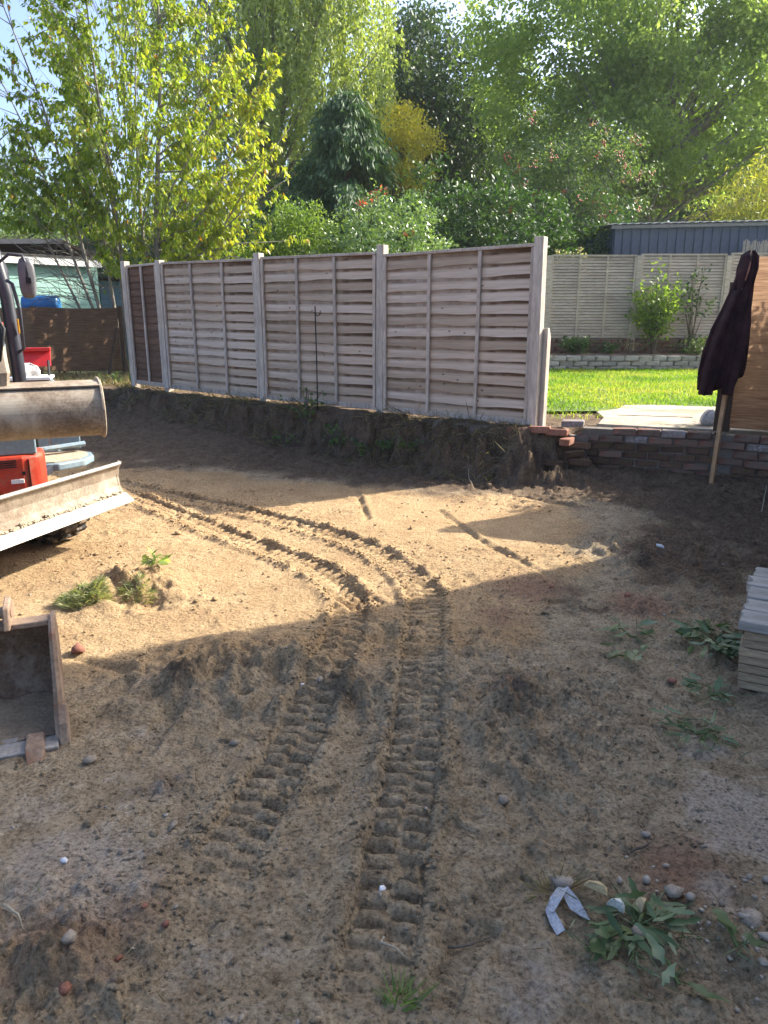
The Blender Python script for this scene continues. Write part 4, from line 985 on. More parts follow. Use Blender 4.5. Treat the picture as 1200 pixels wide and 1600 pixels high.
for b0, e0 in [((-2.6, 12.6, 2.9), (-1.45, 12.3, 4.3)), ((-2.9, 12.7, 2.6), (-1.5, 12.4, 3.6)), ((-3.2, 12.6, 2.4), (-1.55, 12.4, 2.65)), ((-3.3, 12.7, 2.8), (-1.75, 12.4, 4.0)), ((-3.0, 12.6, 2.3), (-2.0, 12.3, 2.35)), ((-3.4, 12.6, 3.5), (-2.0, 12.5, 5.1)), ((-3.3, 12.6, 2.4), (-2.5, 12.2, 2.3))]:
    b0, e0 = [(q[0]*1.09, q[1]+1.3, .46+(q[2]-.46)*1.08) for q in (b0, e0)]
    b1 = Vector(b0); e1 = Vector(e0)
    for k in range(9):
        s = random.uniform(.15, 1); pp = b1.lerp(e1, s); twigs.append((pp, pp+Vector((random.gauss(.12, .2), random.gauss(0, .2), random.gauss(.05, .2)))))
    put('branch', MB().tube([(-4.2, 14.3, b0[2]-.9), tuple(b1), tuple(b1.lerp(e1, .5)+Vector((0, 0, .1))), tuple(e1)], [.025, .018, .012, .004], 5).mesh('branch', MAT_BARKG, True), yt, worldspace=True)
fillv = ball(620, .5)*np.array([2.75, 1.5, 2.9])+np.array([-4.55, 14.1, 4.5]); mb = MB()
for q in fillv:
    q = Vector(q); d = Vector((q.x+4.6, q.y-14.3, 1.0)).normalized()
    if q.z < 2.4 or (q.x < -5.4 and q.z > 4.4): continue
    a = q-d*random.uniform(.3, .7)+Vector((0, 0, -.15)); e = q+d*.2; twigs.append((a.lerp(q, .4), e)); mb.tube([a, q, e], [.006, .004, .002], 3, cap=False)
put('twigs', mb.mesh('twigs', MAT_BARKG), yt, worldspace=True)['kind'] = 'stuff'
tw = np.array([[*a, *b] for a, b in twigs]); per = 14; n = len(tw)*per
ti = np.repeat(np.arange(len(tw)), per); s = rng.random(n)
P = tw[ti, :3]+(tw[ti, 3:]-tw[ti, :3])*s[:, None]+rng.normal(0, .02, (n, 3))
keepm = (P[:, 2] > 2.0+1.0*(P[:, 0] < -5.0)) & ~((P[:, 0] < -5.6) & (P[:, 2] > 4.6) & (rng.random(n) < .55)) & ~((P[:, 0] < -6.5) & (rng.random(n) < .5)); P = P[keepm]; ti = ti[keepm]; n = len(P)
Dd = rng.normal(0, .42, (n, 3))+np.array([0, 0, -1.0])+unit(P-np.array([-4.6, 14.5, 4.0]))*.35
L = rng.uniform(.075, .13, n); W = L*rng.uniform(.48, .62, n)
side = np.clip((P[:, 0]+6.5)/4.5, 0, 1)
tint = .10+.44*side+rng.normal(0, .15, n)+.18*rng.random(len(tw))[ti]; tint = np.clip(tint, 0, .78)
odd = rng.random(n) < .012; tint[odd] = rng.uniform(.9, 1, odd.sum())
order = np.argsort(P[:, 1]); near = order[:300]; rest = order[300:]
o = put('crown', leaves('crown', P[rest], Dd[rest], L[rest], W[rest], tint[rest], LM['cherry'], MIDT, MIDF), yt, worldspace=True); o['kind'] = 'stuff'
lm = []
for k in range(8):
    lm.append(leaves('leaf', np.zeros((1, 3)), np.array([[0, 0, -1.0]]), np.array([.13]), np.array([.066+.002*k]), np.array([.25+.07*k]), LM['cherry'], BIG, BIGF))
for q in near:
    d = Vector(Dd[q]).normalized(); rot = d.to_track_quat('-Z', 'Y').to_euler(); rot.rotate_axis('Z', random.uniform(0, 6.28))
    put('leaf', lm[random.randrange(8)], yt, P[q]-np.array(yt.location), rot, (L[q]/.13,)*3)

# plants against the far fence
rng = np.random.default_rng(51)
def leafy_plant(name, label, base, stems_, h, spread, per, leaf, mat, cat='plant', group=None, z0=.3, seed=0, droop=.3):
    global rng
    rng = np.random.default_rng(seed); t = thing(name, label, cat, base, 0, group); mb = MB(); Ps = []
    for i in range(stems_):
        a = rng.uniform(0, 6.28); rr = spread*math.sqrt(rng.random()); hh = h*rng.uniform(.6, 1)*(1-.35*rr/max(spread, .01))
        e = (rr*math.cos(a), rr*math.sin(a), hh); m1 = (e[0]*.4, e[1]*.4, hh*.6)
        mb.tube([(rng.normal(0, .02), rng.normal(0, .02), -.03), m1, e], [.008+.004*h, .006, .003], 4, cap=False)
        for _ in range(per):
            s = rng.uniform(z0, 1); q = (np.array(m1)*2*s if s < .5 else np.array(m1)+(np.array(e)-np.array(m1))*(2*s-1)); Ps.append(q+rng.normal(0, spread*.14, 3))
    put('stems', mb.mesh('stems', MAT_BARK), t)
    P = np.array(Ps); n = len(P); P[:, 2] = np.maximum(P[:, 2], .01)
    Dd = rng.normal(0, .7, (n, 3))+unit(P*np.array([1, 1, .1]))*.7+np.array([0, 0, -droop])
    put('foliage', leaves('foliage', P, Dd, leaf[0]*rng.uniform(.7, 1.3, n), leaf[1]*rng.uniform(.7, 1.3, n), rng.random(n), mat, BIG, BIGF), t)
    return t
leafy_plant('fence_shrub', 'tall leafy green shrub growing against the far fence', (5.55, 15.5, .8), 26, 1.95, .55, 60, (.10, .05), LM['mid'], 'shrub', seed=1)
leafy_plant('climber', 'loose climbing shrub over the far fence beside the jacket', (6.35, 15.6, 1.0), 12, 1.9, .5, 16, (.09, .05), LM['dark'], 'climber', z0=.5, seed=2)
leafy_plant('planter_shrub', 'low dark evergreen in the planter near the corner post', (3.95, 15.4, .8), 20, .42, .36, 26, (.08, .035), LM['dark'], 'shrub', seed=3)
leafy_plant('planter_shrub', 'small dark plant in the planter between evergreen and dry tuft', (4.6, 15.4, .8), 12, .26, .22, 20, (.06, .03), LM['dark'], 'shrub', seed=4)
leafy_plant('dry_tuft', 'pale dried plant in the planter beside the leafy shrub', (5.0, 15.35, .8), 18, .42, .25, 6, (.07, .015), leafmat('dry_leaf', [(.28, .22, .13), (.4, .33, .2)], .3), 'plant', seed=5)
leafy_plant('planter_shrub', 'grey green low plant in the planter near the jacket', (6.4, 15.35, .8), 20, .38, .55, 22, (.08, .03), LM['rowan'], 'shrub', seed=6)
fs = thing('flower_spikes', 'pale flower spikes showing above the far fence by the corner post', 'flowers', (4.0, 16.6, .46)); mb = MB(); Ps = []
for (x, h) in [(-.28, 2.47), (-.13, 2.42), (.03, 2.38), (.18, 2.50), (.3, 2.36)]:
    mb.tube([(x*.6, 0, 0), (x, 0, h)], .01, 4)
    for k in range(60): Ps.append((x+rng.normal(0, .035), rng.normal(0, .035), h-rng.random()*.35))
put('stems', mb.mesh('stems', MAT_BARK), fs); P = np.array(Ps); n = len(P)
put('blossom', leaves('blossom', P, rng.normal(0, 1, (n, 3))+np.array([0, 0, .3]), np.full(n, .05), np.full(n, .03), rng.random(n), leafmat('blossom', [(.35, .36, .22), (.5, .48, .33)], .4)), fs)

# brambles and weeds at the foot of the near fence
def bz(x, y): return float(height(np.array([x]), np.array([y]), False)[0])
for i, (u, v, hgt, sp, ns, lb) in enumerate([(478, 640, .62, .28, 9, 'bramble with dark leaves beside the hooked rod'), (525, 648, .42, .28, 9, 'bramble growing right of the hooked rod at the fence foot'), (612, 655, .22, .22, 7, 'small bramble at the post between middle and right panels'), (650, 660, .16, .2, 6, 'low weed under the right fence panel'), (208, 605, .40, .16, 8, 'leafy weed at the foot of the pale left end post'), (170, 600, .22, .25, 7, 'low weed on the verge left of the fence end'), (440, 640, .14, .2, 6, 'low weed under the middle fence panel near its left post'), (570, 652, .2, .16, 6, 'weed under the middle fence panel near its right post')]):
    x, y = ground_at(u, v, .5); y += .10; hgt *= .85
    leafy_plant('bramble' if hgt > .2 else 'weed', lb, (x, y, bz(x, y)), ns, hgt, sp, 8, (.055, .04), LM['rowan'], 'plant', 'weeds at the fence foot', .15, seed=60+i)
rng = np.random.default_rng(72)
mb = MB()
for k in range(150):
    i = rng.integers(0, 4); q = (PA, PB, PC, PD, PE); t = rng.random(); o_ = rng.uniform(.15, .5)
    x = q[i][0]*(1-t)+q[i+1][0]*t-.6*o_; y = q[i][1]*(1-t)+q[i+1][1]*t-.8*o_; pts = []
    dx, dy = rng.normal(-.05, .1), rng.normal(-.08, .06)
    for j in range(4):
        xx_, yy_ = x+dx*j, y+dy*j; pts.append((xx_, yy_, bz(xx_, yy_)+.03+rng.normal(0, .015)))
    mb.tube(pts, [.006, .005, .004, .002], 4, cap=False)
tag(put('roots', mb.mesh('roots', MAT_BARK)), 'dark torn roots sticking out of the bank below the fence', 'roots', None, 'stuff')
# dry grass, roots on the bank lip and left verge
rng = np.random.default_rng(71)
MAT_DRY = leafmat('dry_grass', [(.06, .045, .03), (.16, .12, .065), (.30, .24, .14), (.15, .17, .06)], .35)
Pl = []; Dl = []; Ll = []
bp = np.array([PA, PB, PC, PD, PE])
for k in range(9000):
    i = rng.integers(0, 4); t = rng.random(); p = bp[i]*(1-t)+bp[i+1]*t; o_ = .75*rng.random()**1.6
    if fbm(np.array([p[0]]), np.array([p[1]]), 2.2, 2, 3)[0] < -.12+.25*rng.random()-.2: continue
    Pl.append((p[0]-.6*o_, p[1]-.8*o_)); Dl.append((rng.normal(-.4, .7), rng.normal(-.7, .5), rng.normal(-.15, .55))); Ll.append(rng.uniform(.04, .12) if rng.random() < .7 else rng.uniform(.12, .3))
P = np.array(Pl); z = height(P[:, 0].copy(), P[:, 1].copy())[0]; P3 = np.c_[P, z+.005]
me = leaves('dry_grass', P3, np.array(Dl), np.array(Ll), rng.uniform(.004, .011, len(P)), rng.random(len(P)), MAT_DRY)
tag(put('dry_grass', me), 'dry grass and roots hanging over the lip of the bank', 'grass', None, 'stuff')
n = 9000; x = rng.uniform(-7.2, -3.6, n); y = 11.3+rng.random(n)*2.3-(x+4)*.05; k = (y > 11.55-.5*(x+3.82)*.4)
x, y = x[k], y[k]; n = len(x); z = np.maximum(height(x.copy(), y.copy(), False), .46)
Dd = rng.normal(0, .6, (n, 3)); Dd[:, 2] = 1
me = leaves('verge_grass', np.c_[x, y, z], Dd, rng.uniform(.05, .14, n), rng.uniform(.008, .016, n), np.clip(rng.random(n)+.25*fbm(x, y, 2, 2, 1), 0, 1), MAT_DRY)
tag(put('verge_grass', me), 'dry yellowed grass verge left of the near fence end', 'grass', None, 'stuff')

# ------------------------------------------------------------------ mini excavator (left edge)
rng = np.random.default_rng(81); random.seed(81)
def frame(ox, oy, ax, ay, oz=0):
    l = math.hypot(ax, ay); ax /= l; ay /= l
    return Matrix(((ax, -ay, 0, ox), (ay, ax, 0, oy), (0, 0, 1, oz), (0, 0, 0, 1)))
UX, UY = -3.02, 4.9
Uf = frame(UX, UY, .31, .95); Hf = frame(UX+.12, UY+.02, .9, .44)
m_orange = metalpaint('orange_paint', (.48, .048, .022), (.27, .17, .11), (.50, .72), .4)
m_grey = metalpaint('blue_grey_paint', (.20, .27, .30), (.34, .29, .21), (.56, .72), .45)
m_dgrey = metalpaint('dark_cab_paint', (.035, .038, .048), (.14, .12, .10), (.62, .85), .4)
m_rubber = proc('track_rubber', [(.018, .017, .016), (.035, .032, .03)], 6, .8, .3, .004, dirt=(.26, .21, .15), dirt_scale=7, dirt_lo=.48, dirt_hi=.6)
m_steel = proc('worn_steel', [(.17, .125, .085), (.27, .21, .15), (.36, .30, .22)], 7, .75, .25, .003, dirt=(.40, .35, .27), dirt_scale=4, dirt_lo=.5, dirt_hi=.7, metal=.15, fine_amt=.4)
m_bright = proc('scoured_steel', [(.30, .27, .23), (.40, .375, .34), (.47, .45, .41)], 6, .5, .15, .002, metal=.35, dirt=(.33, .27, .19), dirt_scale=12, dirt_lo=.48, dirt_hi=.7)
m_dust = proc('pale_dust', [(.34, .28, .19), (.46, .39, .28)], 12, .95, .8, .01)
ex = thing('mini_excavator', 'orange and grey mini excavator with dozer blade at the left edge', 'excavator', (UX, UY, 0))
W = dict(worldspace=True)
# tracks
def track_parts(x):
    R0, hl, zc = .20, .55, .21
    def loop(r, n=14):
        p = []
        for i in range(n+1):
            q = math.pi/2+math.pi*i/n; p.append((hl*-1+r*math.cos(q), zc+r*math.sin(q)))
        for i in range(n+1):
            q = -math.pi/2+math.pi*i/n; p.append((hl+r*math.cos(q), zc+r*math.sin(q)))
        return p
    o, i_ = loop(R0-.025), loop(R0-.05); n = len(o); mb = MB(Uf)
    vs = []
    for xx in (x-.125, x+.125): vs += [(xx, *p) for p in o]+[(xx, *p) for p in i_]
    fs = []
    for k in range(n):
        k2 = (k+1) % n
        fs += [(k, k2, 2*n+k2, 2*n+k), (n+k2, n+k, 3*n+k, 3*n+k2), (k2, k, n+k, n+k2), (2*n+k, 2*n+k2, 3*n+k2, 3*n+k)]
    mb.add(vs, fs)
    tr = put('track', mb.mesh('track', m_rubber), ex, **W)
    P = loop(R0-.012, 24); per = [0]
    for a, b in zip(P, P[1:]+P[:1]): per.append(per[-1]+math.dist(a, b))
    nl = int(per[-1]/.085)
    mb = MB(Uf)
    for q in range(nl):
        for side in (0, 1):
            s = (q+.5*side)*per[-1]/nl; k = max(j for j in range(len(P)) if per[j] <= s); a = P[k]; b = P[(k+1) % len(P)]; f = (s-per[k])/max(1e-6, per[k+1]-per[k])
            y, z = a[0]+(b[0]-a[0])*f, a[1]+(b[1]-a[1])*f; an = math.atan2(b[1]-a[1], b[0]-a[0])
            mb.box((x+(-.062 if side else .062), y, z), (.115, .04, .028), Matrix.Rotation(an, 4, 'X'))
    lugs = put('lugs', mb.mesh('lugs', m_rubber), tr, bevel=.006); lugs['kind'] = 'stuff'
    for y, r in ((-.55, .145), (.55, .145), (-.25, .075), (0, .075), (.25, .075)):
        put('roller', MB(Uf).tube([(x-.09, y, zc if r > .1 else .13), (x+.09, y, zc if r > .1 else .13)], r, 18).mesh('roller', m_steel, False), tr)
for x in (-.42, .42): track_parts(x)
put('track_frame', MB(Uf).box((0, 0, .27), (.75, .5, .2)).box((-.42, 0, .22), (.1, 1.0, .1)).box((.42, 0, .22), (.1, 1.0, .1)).mesh('track_frame', m_dgrey), ex, **W)
put('blade_arm', MB(Uf).box((-.25, -.58, .36), (.07, .66, .09)).box((.25, -.58, .36), (.07, .66, .09)).mesh('blade_arm', m_dgrey), ex, **W)
# dozer blade
bprof = [(-1.035, .315), (-.985, .345), (-.95, .40), (-.94, .46), (-.952, .515), (-.98, .56)]
bl_ = put('blade', MB(Uf).sheet(bprof[::-1], -.625, .625, .016).mesh('blade', m_steel), ex, **W)
put('cutting_edge', MB(Uf).prism([(-1.075, .295), (-1.07, .290), (-.99, .335), (-1.0, .352)], -.63, .63).mesh('cutting_edge', m_bright), bl_, bevel=.003)
put('blade_rim', MB(Uf).tube([(-.625, -.975, .562), (.625, -.975, .562)], .014, 8).mesh('blade_rim', m_bright), bl_)
for sx in (-.632, .632):
    put('end_plate', MB(Uf).prism([(-1.03, .31), (-.985, .335), (-.955, .39), (-.943, .46), (-.955, .52), (-.985, .572), (-.955, .578), (-.925, .52), (-.91, .46), (-.925, .38), (-.96, .32)], sx-.008, sx+.008).mesh('end_plate', m_steel), bl_)
mb = MB(Uf)
for k in range(220):
    x = random.uniform(-.6, .6); s = random.uniform(.004, .014)
    mb.box((x, -.992+random.gauss(0, .006), .352+abs(random.gauss(0, .008))), (s*2, s, s), Matrix.Rotation(random.random()*3, 4, 'X'))
o = put('soil_crust', mb.mesh('soil_crust', m_dust), bl_); o['kind'] = 'stuff'
# turntable and house
put('turntable', MB(Hf).tube([(0, 0, .36), (0, 0, .53)], .3, 24).mesh('turntable', m_dgrey), ex, **W)
def poly_plate(pts, z0, z1):
    n = len(pts); m = MB(Hf); m.add([(x, y, z0) for x, y in pts]+[(x, y, z1) for x, y in pts], [tuple(range(n-1, -1, -1)), tuple(range(n, 2*n))]+[(k, (k+1) % n, n+(k+1) % n, n+k) for k in range(n)]); return m
arc = [(.60*math.cos(R(a)), .66*math.sin(R(a))) for a in range(0, 360, 15)]
put('platform', poly_plate(arc, .525, .58).mesh('platform', m_dgrey), ex, bevel=.006, **W)
step = [(.30, -.10), (.62, -.16), (.80, -.06), (.875, .10), (.87, .24), (.80, .34), (.30, .36)]
sp_ = put('side_step', poly_plate(step, .535, .585).mesh('side_step', m_grey), ex, bevel=.01, **W)
st2 = [(.3+(x-.3)*.93, y*.86+.02) for x, y in step]
V2 = []; 
mbd = poly_plate(st2, .586, .594); put('dust_layer', mbd.mesh('dust_layer', m_dust), sp_)
put('step_rail', MB(Hf).tube([(.34, .16, .63), (.55, .18, .64), (.83, .26, .65)], .028, 8, flat=.7).mesh('step_rail', m_grey), ex, **W)
put('side_box', MB(Hf).box((.70, .40, .735), (.21, .22, .25)).mesh('side_box', m_grey), ex, bevel=.008, **W)
put('hydraulic_hose', MB(Hf).tube([(.42, .1, .60), (.40, .12, .75), (.46, .15, .84), (.5, .2, .74), (.5, .25, .62)], .018, 8).mesh('hydraulic_hose', m_black, True), ex, **W)
# orange front skirt with vents and a white plate
sk = [(-.50, -.42), (-.46, -.60), (.40, -.60), (.50, -.56), (.535, -.46), (.535, -.30), (.3, -.28), (-.5, -.28)]
skp = put('skirt', poly_plate(sk, .49, .735).mesh('skirt', m_orange), ex, bevel=.02, **W)
for k in range(4): put('vent', MB(Hf).box((.30, -.601, .668+k*.014), (.13, .008, .006)).mesh('vent', m_black), skp)
put('plate', MB(Hf).box((.36, -.602, .575), (.075, .008, .028)).mesh('plate', m_white), skp, bevel=.003)
put('seam', MB(Hf).box((.435, -.592, .61), (.006, .012, .2)).mesh('seam', m_black), skp)
put('latch', MB(Hf).box((.40, -.602, .625), (.02, .008, .022)).mesh('latch', m_black), skp)
put('front_panel', MB(Hf).box((0, -.47, .83), (.98, .2, .185)).mesh('front_panel', m_grey), ex, bevel=.01, **W)
put('engine_cover', MB(Hf).box((-.1, .36, .80), (.98, .5, .44)).mesh('engine_cover', m_orange), ex, bevel=.04, **W)
put('seat', MB(Hf).box((0, .16, 1.1), (.42, .4, .12)).box((0, .34, 1.36), (.40, .1, .5)).mesh('seat', m_black), ex, bevel=.03, **W)
# cab
cab = put('cab_frame', MB(Hf).tube([(.44, -.26, .92), (.445, -.27, 1.3), (.43, -.25, 1.7), (.385, -.20, 2.0), (.30, -.1, 2.22), (.2, 0, 2.27)], .042, 10).tube([(-.44, -.26, .92), (-.43, -.25, 1.7), (-.30, -.1, 2.22)], .042, 10).tube([(.44, .45, .98), (.42, .45, 1.9), (.3, .4, 2.25)], .04, 8).tube([(-.44, .45, .98), (-.42, .45, 1.9), (-.3, .4, 2.25)], .04, 8).mesh('cab_frame', m_dgrey, True), ex, **W)
put('inner_pillar', MB(Hf).tube([(.365, -.29, .92), (.37, -.30, 1.4), (.345, -.27, 1.8), (.25, -.16, 2.18)], .04, 8, flat=.5).mesh('inner_pillar', m_grey, True), cab)
put('pillar_strip', MB(Hf).tube([(.30, -.30, .92), (.31, -.31, 1.4), (.29, -.28, 1.8), (.2, -.17, 2.15)], .028, 8, flat=.5).mesh('pillar_strip', m_dgrey, True), cab)
put('cab_door', MB(Hf).box((.425, .1, 1.2), (.02, .62, .5)).mesh('cab_door', m_dgrey), cab)
put('marker_lamp', MB(Hf).box((.475, -.31, 1.52), (.012, .03, .09)).mesh('marker_lamp', proc('amber', [(.7, .35, .04), (.8, .45, .06)], 4, .3, 0)), cab, bevel=.003)
put('handrail', MB(Hf).tube([(.46, -.30, 1.36), (.49, -.335, 1.38), (.495, -.34, 1.62), (.47, -.32, 1.78), (.44, -.30, 1.80)], .011, 8).mesh('handrail', m_dgrey, True), cab)
put('cab_roof', MB(Hf).box((0, .12, 2.27), (.84, .82, .07)).mesh('cab_roof', m_dgrey), cab, bevel=.03)
g_, nt, bsd, _o = nodes('cab_glass'); bsd.inputs['Base Color'].default_value = (.5, .6, .6, 1); bsd.inputs['Roughness'].default_value = .03; bsd.inputs['Transmission Weight'].default_value = 1.0; bsd.inputs['IOR'].default_value = 1.03
put('pane', MB(Hf).box((.0, -.29, 1.5), (.6, .008, 1.0)).mesh('pane', g_), cab)
# mirror
mr = put('mirror_arm', MB(Hf).tube([(.40, -.27, 1.90), (.47, -.31, 1.955), (.545, -.33, 1.95), (.56, -.335, 1.90), (.56, -.34, 1.80)], .010, 8).mesh('mirror_arm', m_dgrey, True), ex, **W)
pts = []
for k in range(28):
    q = 2*math.pi*k/28; c, s = math.cos(q), math.sin(q); e = 2/3.2
    pts.append((.05*math.copysign(abs(c)**e, c), .125*math.copysign(abs(s)**e, s)))
mm = MB(Hf)
n = len(pts); rings = [(.72, .0), (.97, .012), (1, .03), (.95, .042)]
V_ = [(.56+p[0]*k, -.345+d, 1.815+p[1]*k) for k, d in rings for p in pts]
mm.add(V_, [(i*n+k, i*n+(k+1) % n, (i+1)*n+(k+1) % n, (i+1)*n+k) for i in range(3) for k in range(n)]+[tuple(range(n)), tuple(range(3*n, 4*n))])
put('mirror_shell', mm.mesh('mirror_shell', metalpaint('mirror_grey', (.12, .12, .125), (.2, .19, .18), (.6, .8), .5), True), mr)
put('mirror_clamp', MB(Hf).box((.565, -.352, 1.80), (.03, .03, .035)).mesh('mirror_clamp', m_black), mr)
# boom and dipper
put('boom', MB(Hf).tube([(-.02, -.45, .7), (-.06, -.72, 1.0), (-.16, -.9, 1.8), (-.20, -1.05, 2.5)], [.10, .10, .09, .07], 4).mesh('boom', m_orange), ex, bevel=.012, **W)
put('dipper_arm', MB(Hf).tube([(-.20, -1.08, 2.55), (.04, -1.14, 1.98), (.27, -1.21, 1.46), (.31, -1.24, 1.30)], [.06, .085, .065, .05], 4).mesh('dipper_arm', m_orange), ex, bevel=.01, **W)
put('pivot_pin', MB(Hf).tube([(.20, -1.20, 1.52), (.38, -1.20, 1.52)], .052, 14).tube([(.38, -1.20, 1.52), (.40, -1.20, 1.52)], .036, 14).mesh('pivot_pin', m_orange), ex, bevel=.006, **W)
put('link_arm', MB(Hf).tube([(.345, -1.20, 1.50), (.36, -1.30, 1.42), (.37, -1.34, 1.30), (.36, -1.32, 1.20)], [.03, .036, .034, .026], 6, flat=.5).tube([(.30, -1.20, 1.36), (.33, -1.28, 1.25), (.33, -1.30, 1.12)], .03, 6).mesh('link_arm', m_steel), ex, **W)
put('bucket_ears', MB(Hf).prism([(-1.36, 1.05), (-1.22, 1.05), (-1.20, 1.30), (-1.30, 1.32)], .25, .275).prism([(-1.36, 1.05), (-1.22, 1.05), (-1.20, 1.30), (-1.30, 1.32)], .345, .37).mesh('bucket_ears', m_steel), ex, bevel=.006, **W)
# grading bucket
cy, cz = -1.27, 1.085
pr = [(.11, .152), (0, .155), (-.085, .135), (-.14, .085), (-.162, .02), (-.158, -.05), (-.125, -.105), (-.065, -.14), (.02, -.152), (.12, -.150)]
def up(p, k=2):
    for _ in range(k):
        q = [p[0]]
        for a, b in zip(p[:-1], p[1:]): q += [(.75*a[0]+.25*b[0], .75*a[1]+.25*b[1]), (.25*a[0]+.75*b[0], .25*a[1]+.75*b[1])]
        q.append(p[-1]); p = q
    return p
pr = up(pr, 2)
gb = put('grading_bucket', MB(Hf).sheet([(cy+a, cz+b) for a, b in pr], -.17, .83, .012).mesh('grading_bucket', m_steel, False), ex, **W)
gb.data.shade_smooth() if False else None
for sx in (-.176, .836):
    ol = [(cy+a*1.05, cz+b*1.05) for a, b in pr]
    put('side_plate', MB(Hf).prism(ol+[(cy+.16, cz-.10), (cy+.17, cz+.06)], sx-.008, sx+.008).mesh('side_plate', m_steel), gb)
    put('wear_rim', MB(Hf).tube([(sx, a, b) for a, b in ol], .009, 6).mesh('wear_rim', m_steel), gb)
put('stiffener', MB(Hf).box((.33, cy-.075, cz+.142), (1.0, .06, .008), Matrix.Rotation(R(14), 4, 'X')).mesh('stiffener', m_steel), gb)
put('lip', MB(Hf).box((.33, cy+.15, cz-.150), (1.0, .09, .018)).mesh('lip', m_bright), gb)

for k in range(3):
    dx = .02*k
    put('hydraulic_hose', MB(Hf).tube([(.22+dx, -1.16, 1.9), (.30+dx, -1.24, 1.66), (.38+dx*.5, -1.31, 1.52), (.36, -1.33, 1.36)], .011, 6).mesh('hydraulic_hose', m_black, True), ex, **W)
# site generator behind the excavator: red lid open over a grey blue box
ge = thing('generator_case', 'grey blue machine case with an open red lid beyond the excavator', 'machine', (-3.62, 7.7, .02), R(18))
GZ = gz(-3.62, 7.7)
ge.location.z = GZ
put('case', MB().box((0, 0, .46), (.36, .34, .92)).mesh('case', m_grey), ge, bevel=.012)
put('stripe', MB().box((-.035, -.174, .862), (.15, .008, .030), Matrix.Rotation(R(-4), 4, 'Y')).mesh('stripe', m_orange), ge)
put('tray', MB().box((-.02, .02, .955), (.40, .36, .03)).box((-.15, -.1, 1.0), (.015, .015, .1)).mesh('tray', m_white), ge, bevel=.004)
put('paper_bag', MB().add(*loft([(-.05, 0, .965, .12, .1), (-.05, 0, 1.02, .13, .11), (-.04, 0, 1.07, .10, .08), (-.04, 0, 1.10, .03, .03)], 16, 5, .2)).mesh('paper_bag', m_sack), ge)
put('lid', MB().prism([(.10, 1.06), (.125, 1.06), (.21, 1.22), (.19, 1.235)], -.17, .17).box((0, .165, 1.235), (.35, .08, .03)).mesh('lid', metalpaint('red_paint', (.50, .02, .02), (.3, .1, .08), (.65, .85), .4)), ge, bevel=.006)
put('strut', MB().tube([(.15, .02, .97), (.15, .09, 1.12)], .014, 6).mesh('strut', m_black), ge)
txt = bpy.data.curves.new('lettering', 'FONT'); txt.body = 'TRAC+'; txt.size = .05; txt.extrude = .001; txt.align_x = 'LEFT'
to = bpy.data.objects.new('lettering_source', txt); COL.objects.link(to)
dg = bpy.context.evaluated_depsgraph_get(); tm = bpy.data.meshes.new_from_object(to.evaluated_get(dg)); tm.name = 'lettering'; bpy.data.objects.remove(to)
tm.materials.clear(); tm.materials.append(m_white)
put('lettering', tm, ge, (.045, -.1755, .85), (R(90), 0, 0), (.85, .85, .85))

# ------------------------------------------------------------------ digging bucket lying on the soil
bo = (-1.575, 2.375); Bf = frame(*bo, .93, .37, gz(-1.4, 2.6)-.015)
db = thing('digging_bucket', 'worn steel toothed digging bucket lying on the soil at the left edge', 'bucket', (bo[0], bo[1], 0))
m_rust = proc('rusty_steel', [(.085, .055, .036), (.15, .10, .065), (.21, .155, .11)], 8, .8, .5, .004, dirt=(.26, .22, .17), dirt_scale=7, dirt_lo=.5, dirt_hi=.66, fine_amt=.45)
m_rust2 = proc('rust_edge', [(.17, .11, .07), (.27, .19, .13), (.35, .265, .19)], 7, .75, .4, .004, dirt=(.23, .10, .05), dirt_scale=6, dirt_lo=.56, dirt_hi=.68)
prof = up([(.0, .03), (.16, .025), (.29, .06), (.36, .16), (.37, .28), (.33, .40)], 2)
put('shell', MB(Bf).sheet(prof, -.36, .36, -.014).mesh('shell', m_rust), db, **W)
put('top_plate', MB(Bf).box((0, .285, .415), (.72, .11, .022), Matrix.Rotation(R(-8), 4, 'X')).mesh('top_plate', m_rust2), db, bevel=.004, **W)
for s in (-1, 1):
    put('side_plate', MB(Bf).prism([(.0, .0), (.16, .0), (.30, .04), (.375, .15), (.385, .29), (.34, .43), (.22, .445), (.17, .40), (.10, .22), (.03, .10)], s*.36-.009, s*.36+.009).mesh('side_plate', m_rust2), db, bevel=.003, **W)
    put('side_edge', MB(Bf).tube([(s*.36, .005, .03), (s*.36, .04, .12), (s*.36, .10, .235), (s*.36, .165, .40), (s*.36, .21, .452)], [.028, .026, .02, .018, .012], 6, flat=.8).mesh('side_edge', m_rust2), db, **W)
    put('corner_guard', MB(Bf).prism([(-.05, -.01), (.06, -.01), (.09, .13), (.04, .16), (-.01, .10)], s*.375-.022, s*.375+.016).mesh('corner_guard', m_rust2), db, bevel=.008, **W)
put('cutting_lip', MB(Bf).box((0, .0, .028), (.70, .11, .024), Matrix.Rotation(R(4), 4, 'X')).mesh('cutting_lip', m_bright), db, bevel=.003, **W)
for k in range(4):
    x = -.27+k*.18
    put('tooth', MB(Bf).add([(x-.03, .03, .015), (x+.03, .03, .015), (x+.03, .03, .065), (x-.03, .03, .065), (x-.034, -.06, .0), (x+.034, -.06, .0), (x+.034, -.06, .055), (x-.034, -.06, .055), (x-.026, -.135, .0), (x+.026, -.135, .0), (x+.026, -.135, .018), (x-.026, -.135, .018)],
        [(0, 1, 5, 4), (1, 2, 6, 5), (2, 3, 7, 6), (3, 0, 4, 7), (4, 5, 9, 8), (5, 6, 10, 9), (6, 7, 11, 10), (7, 4, 8, 11), (8, 9, 10, 11), (3, 2, 1, 0)]).mesh('tooth', m_rust2), db, bevel=.006, **W)
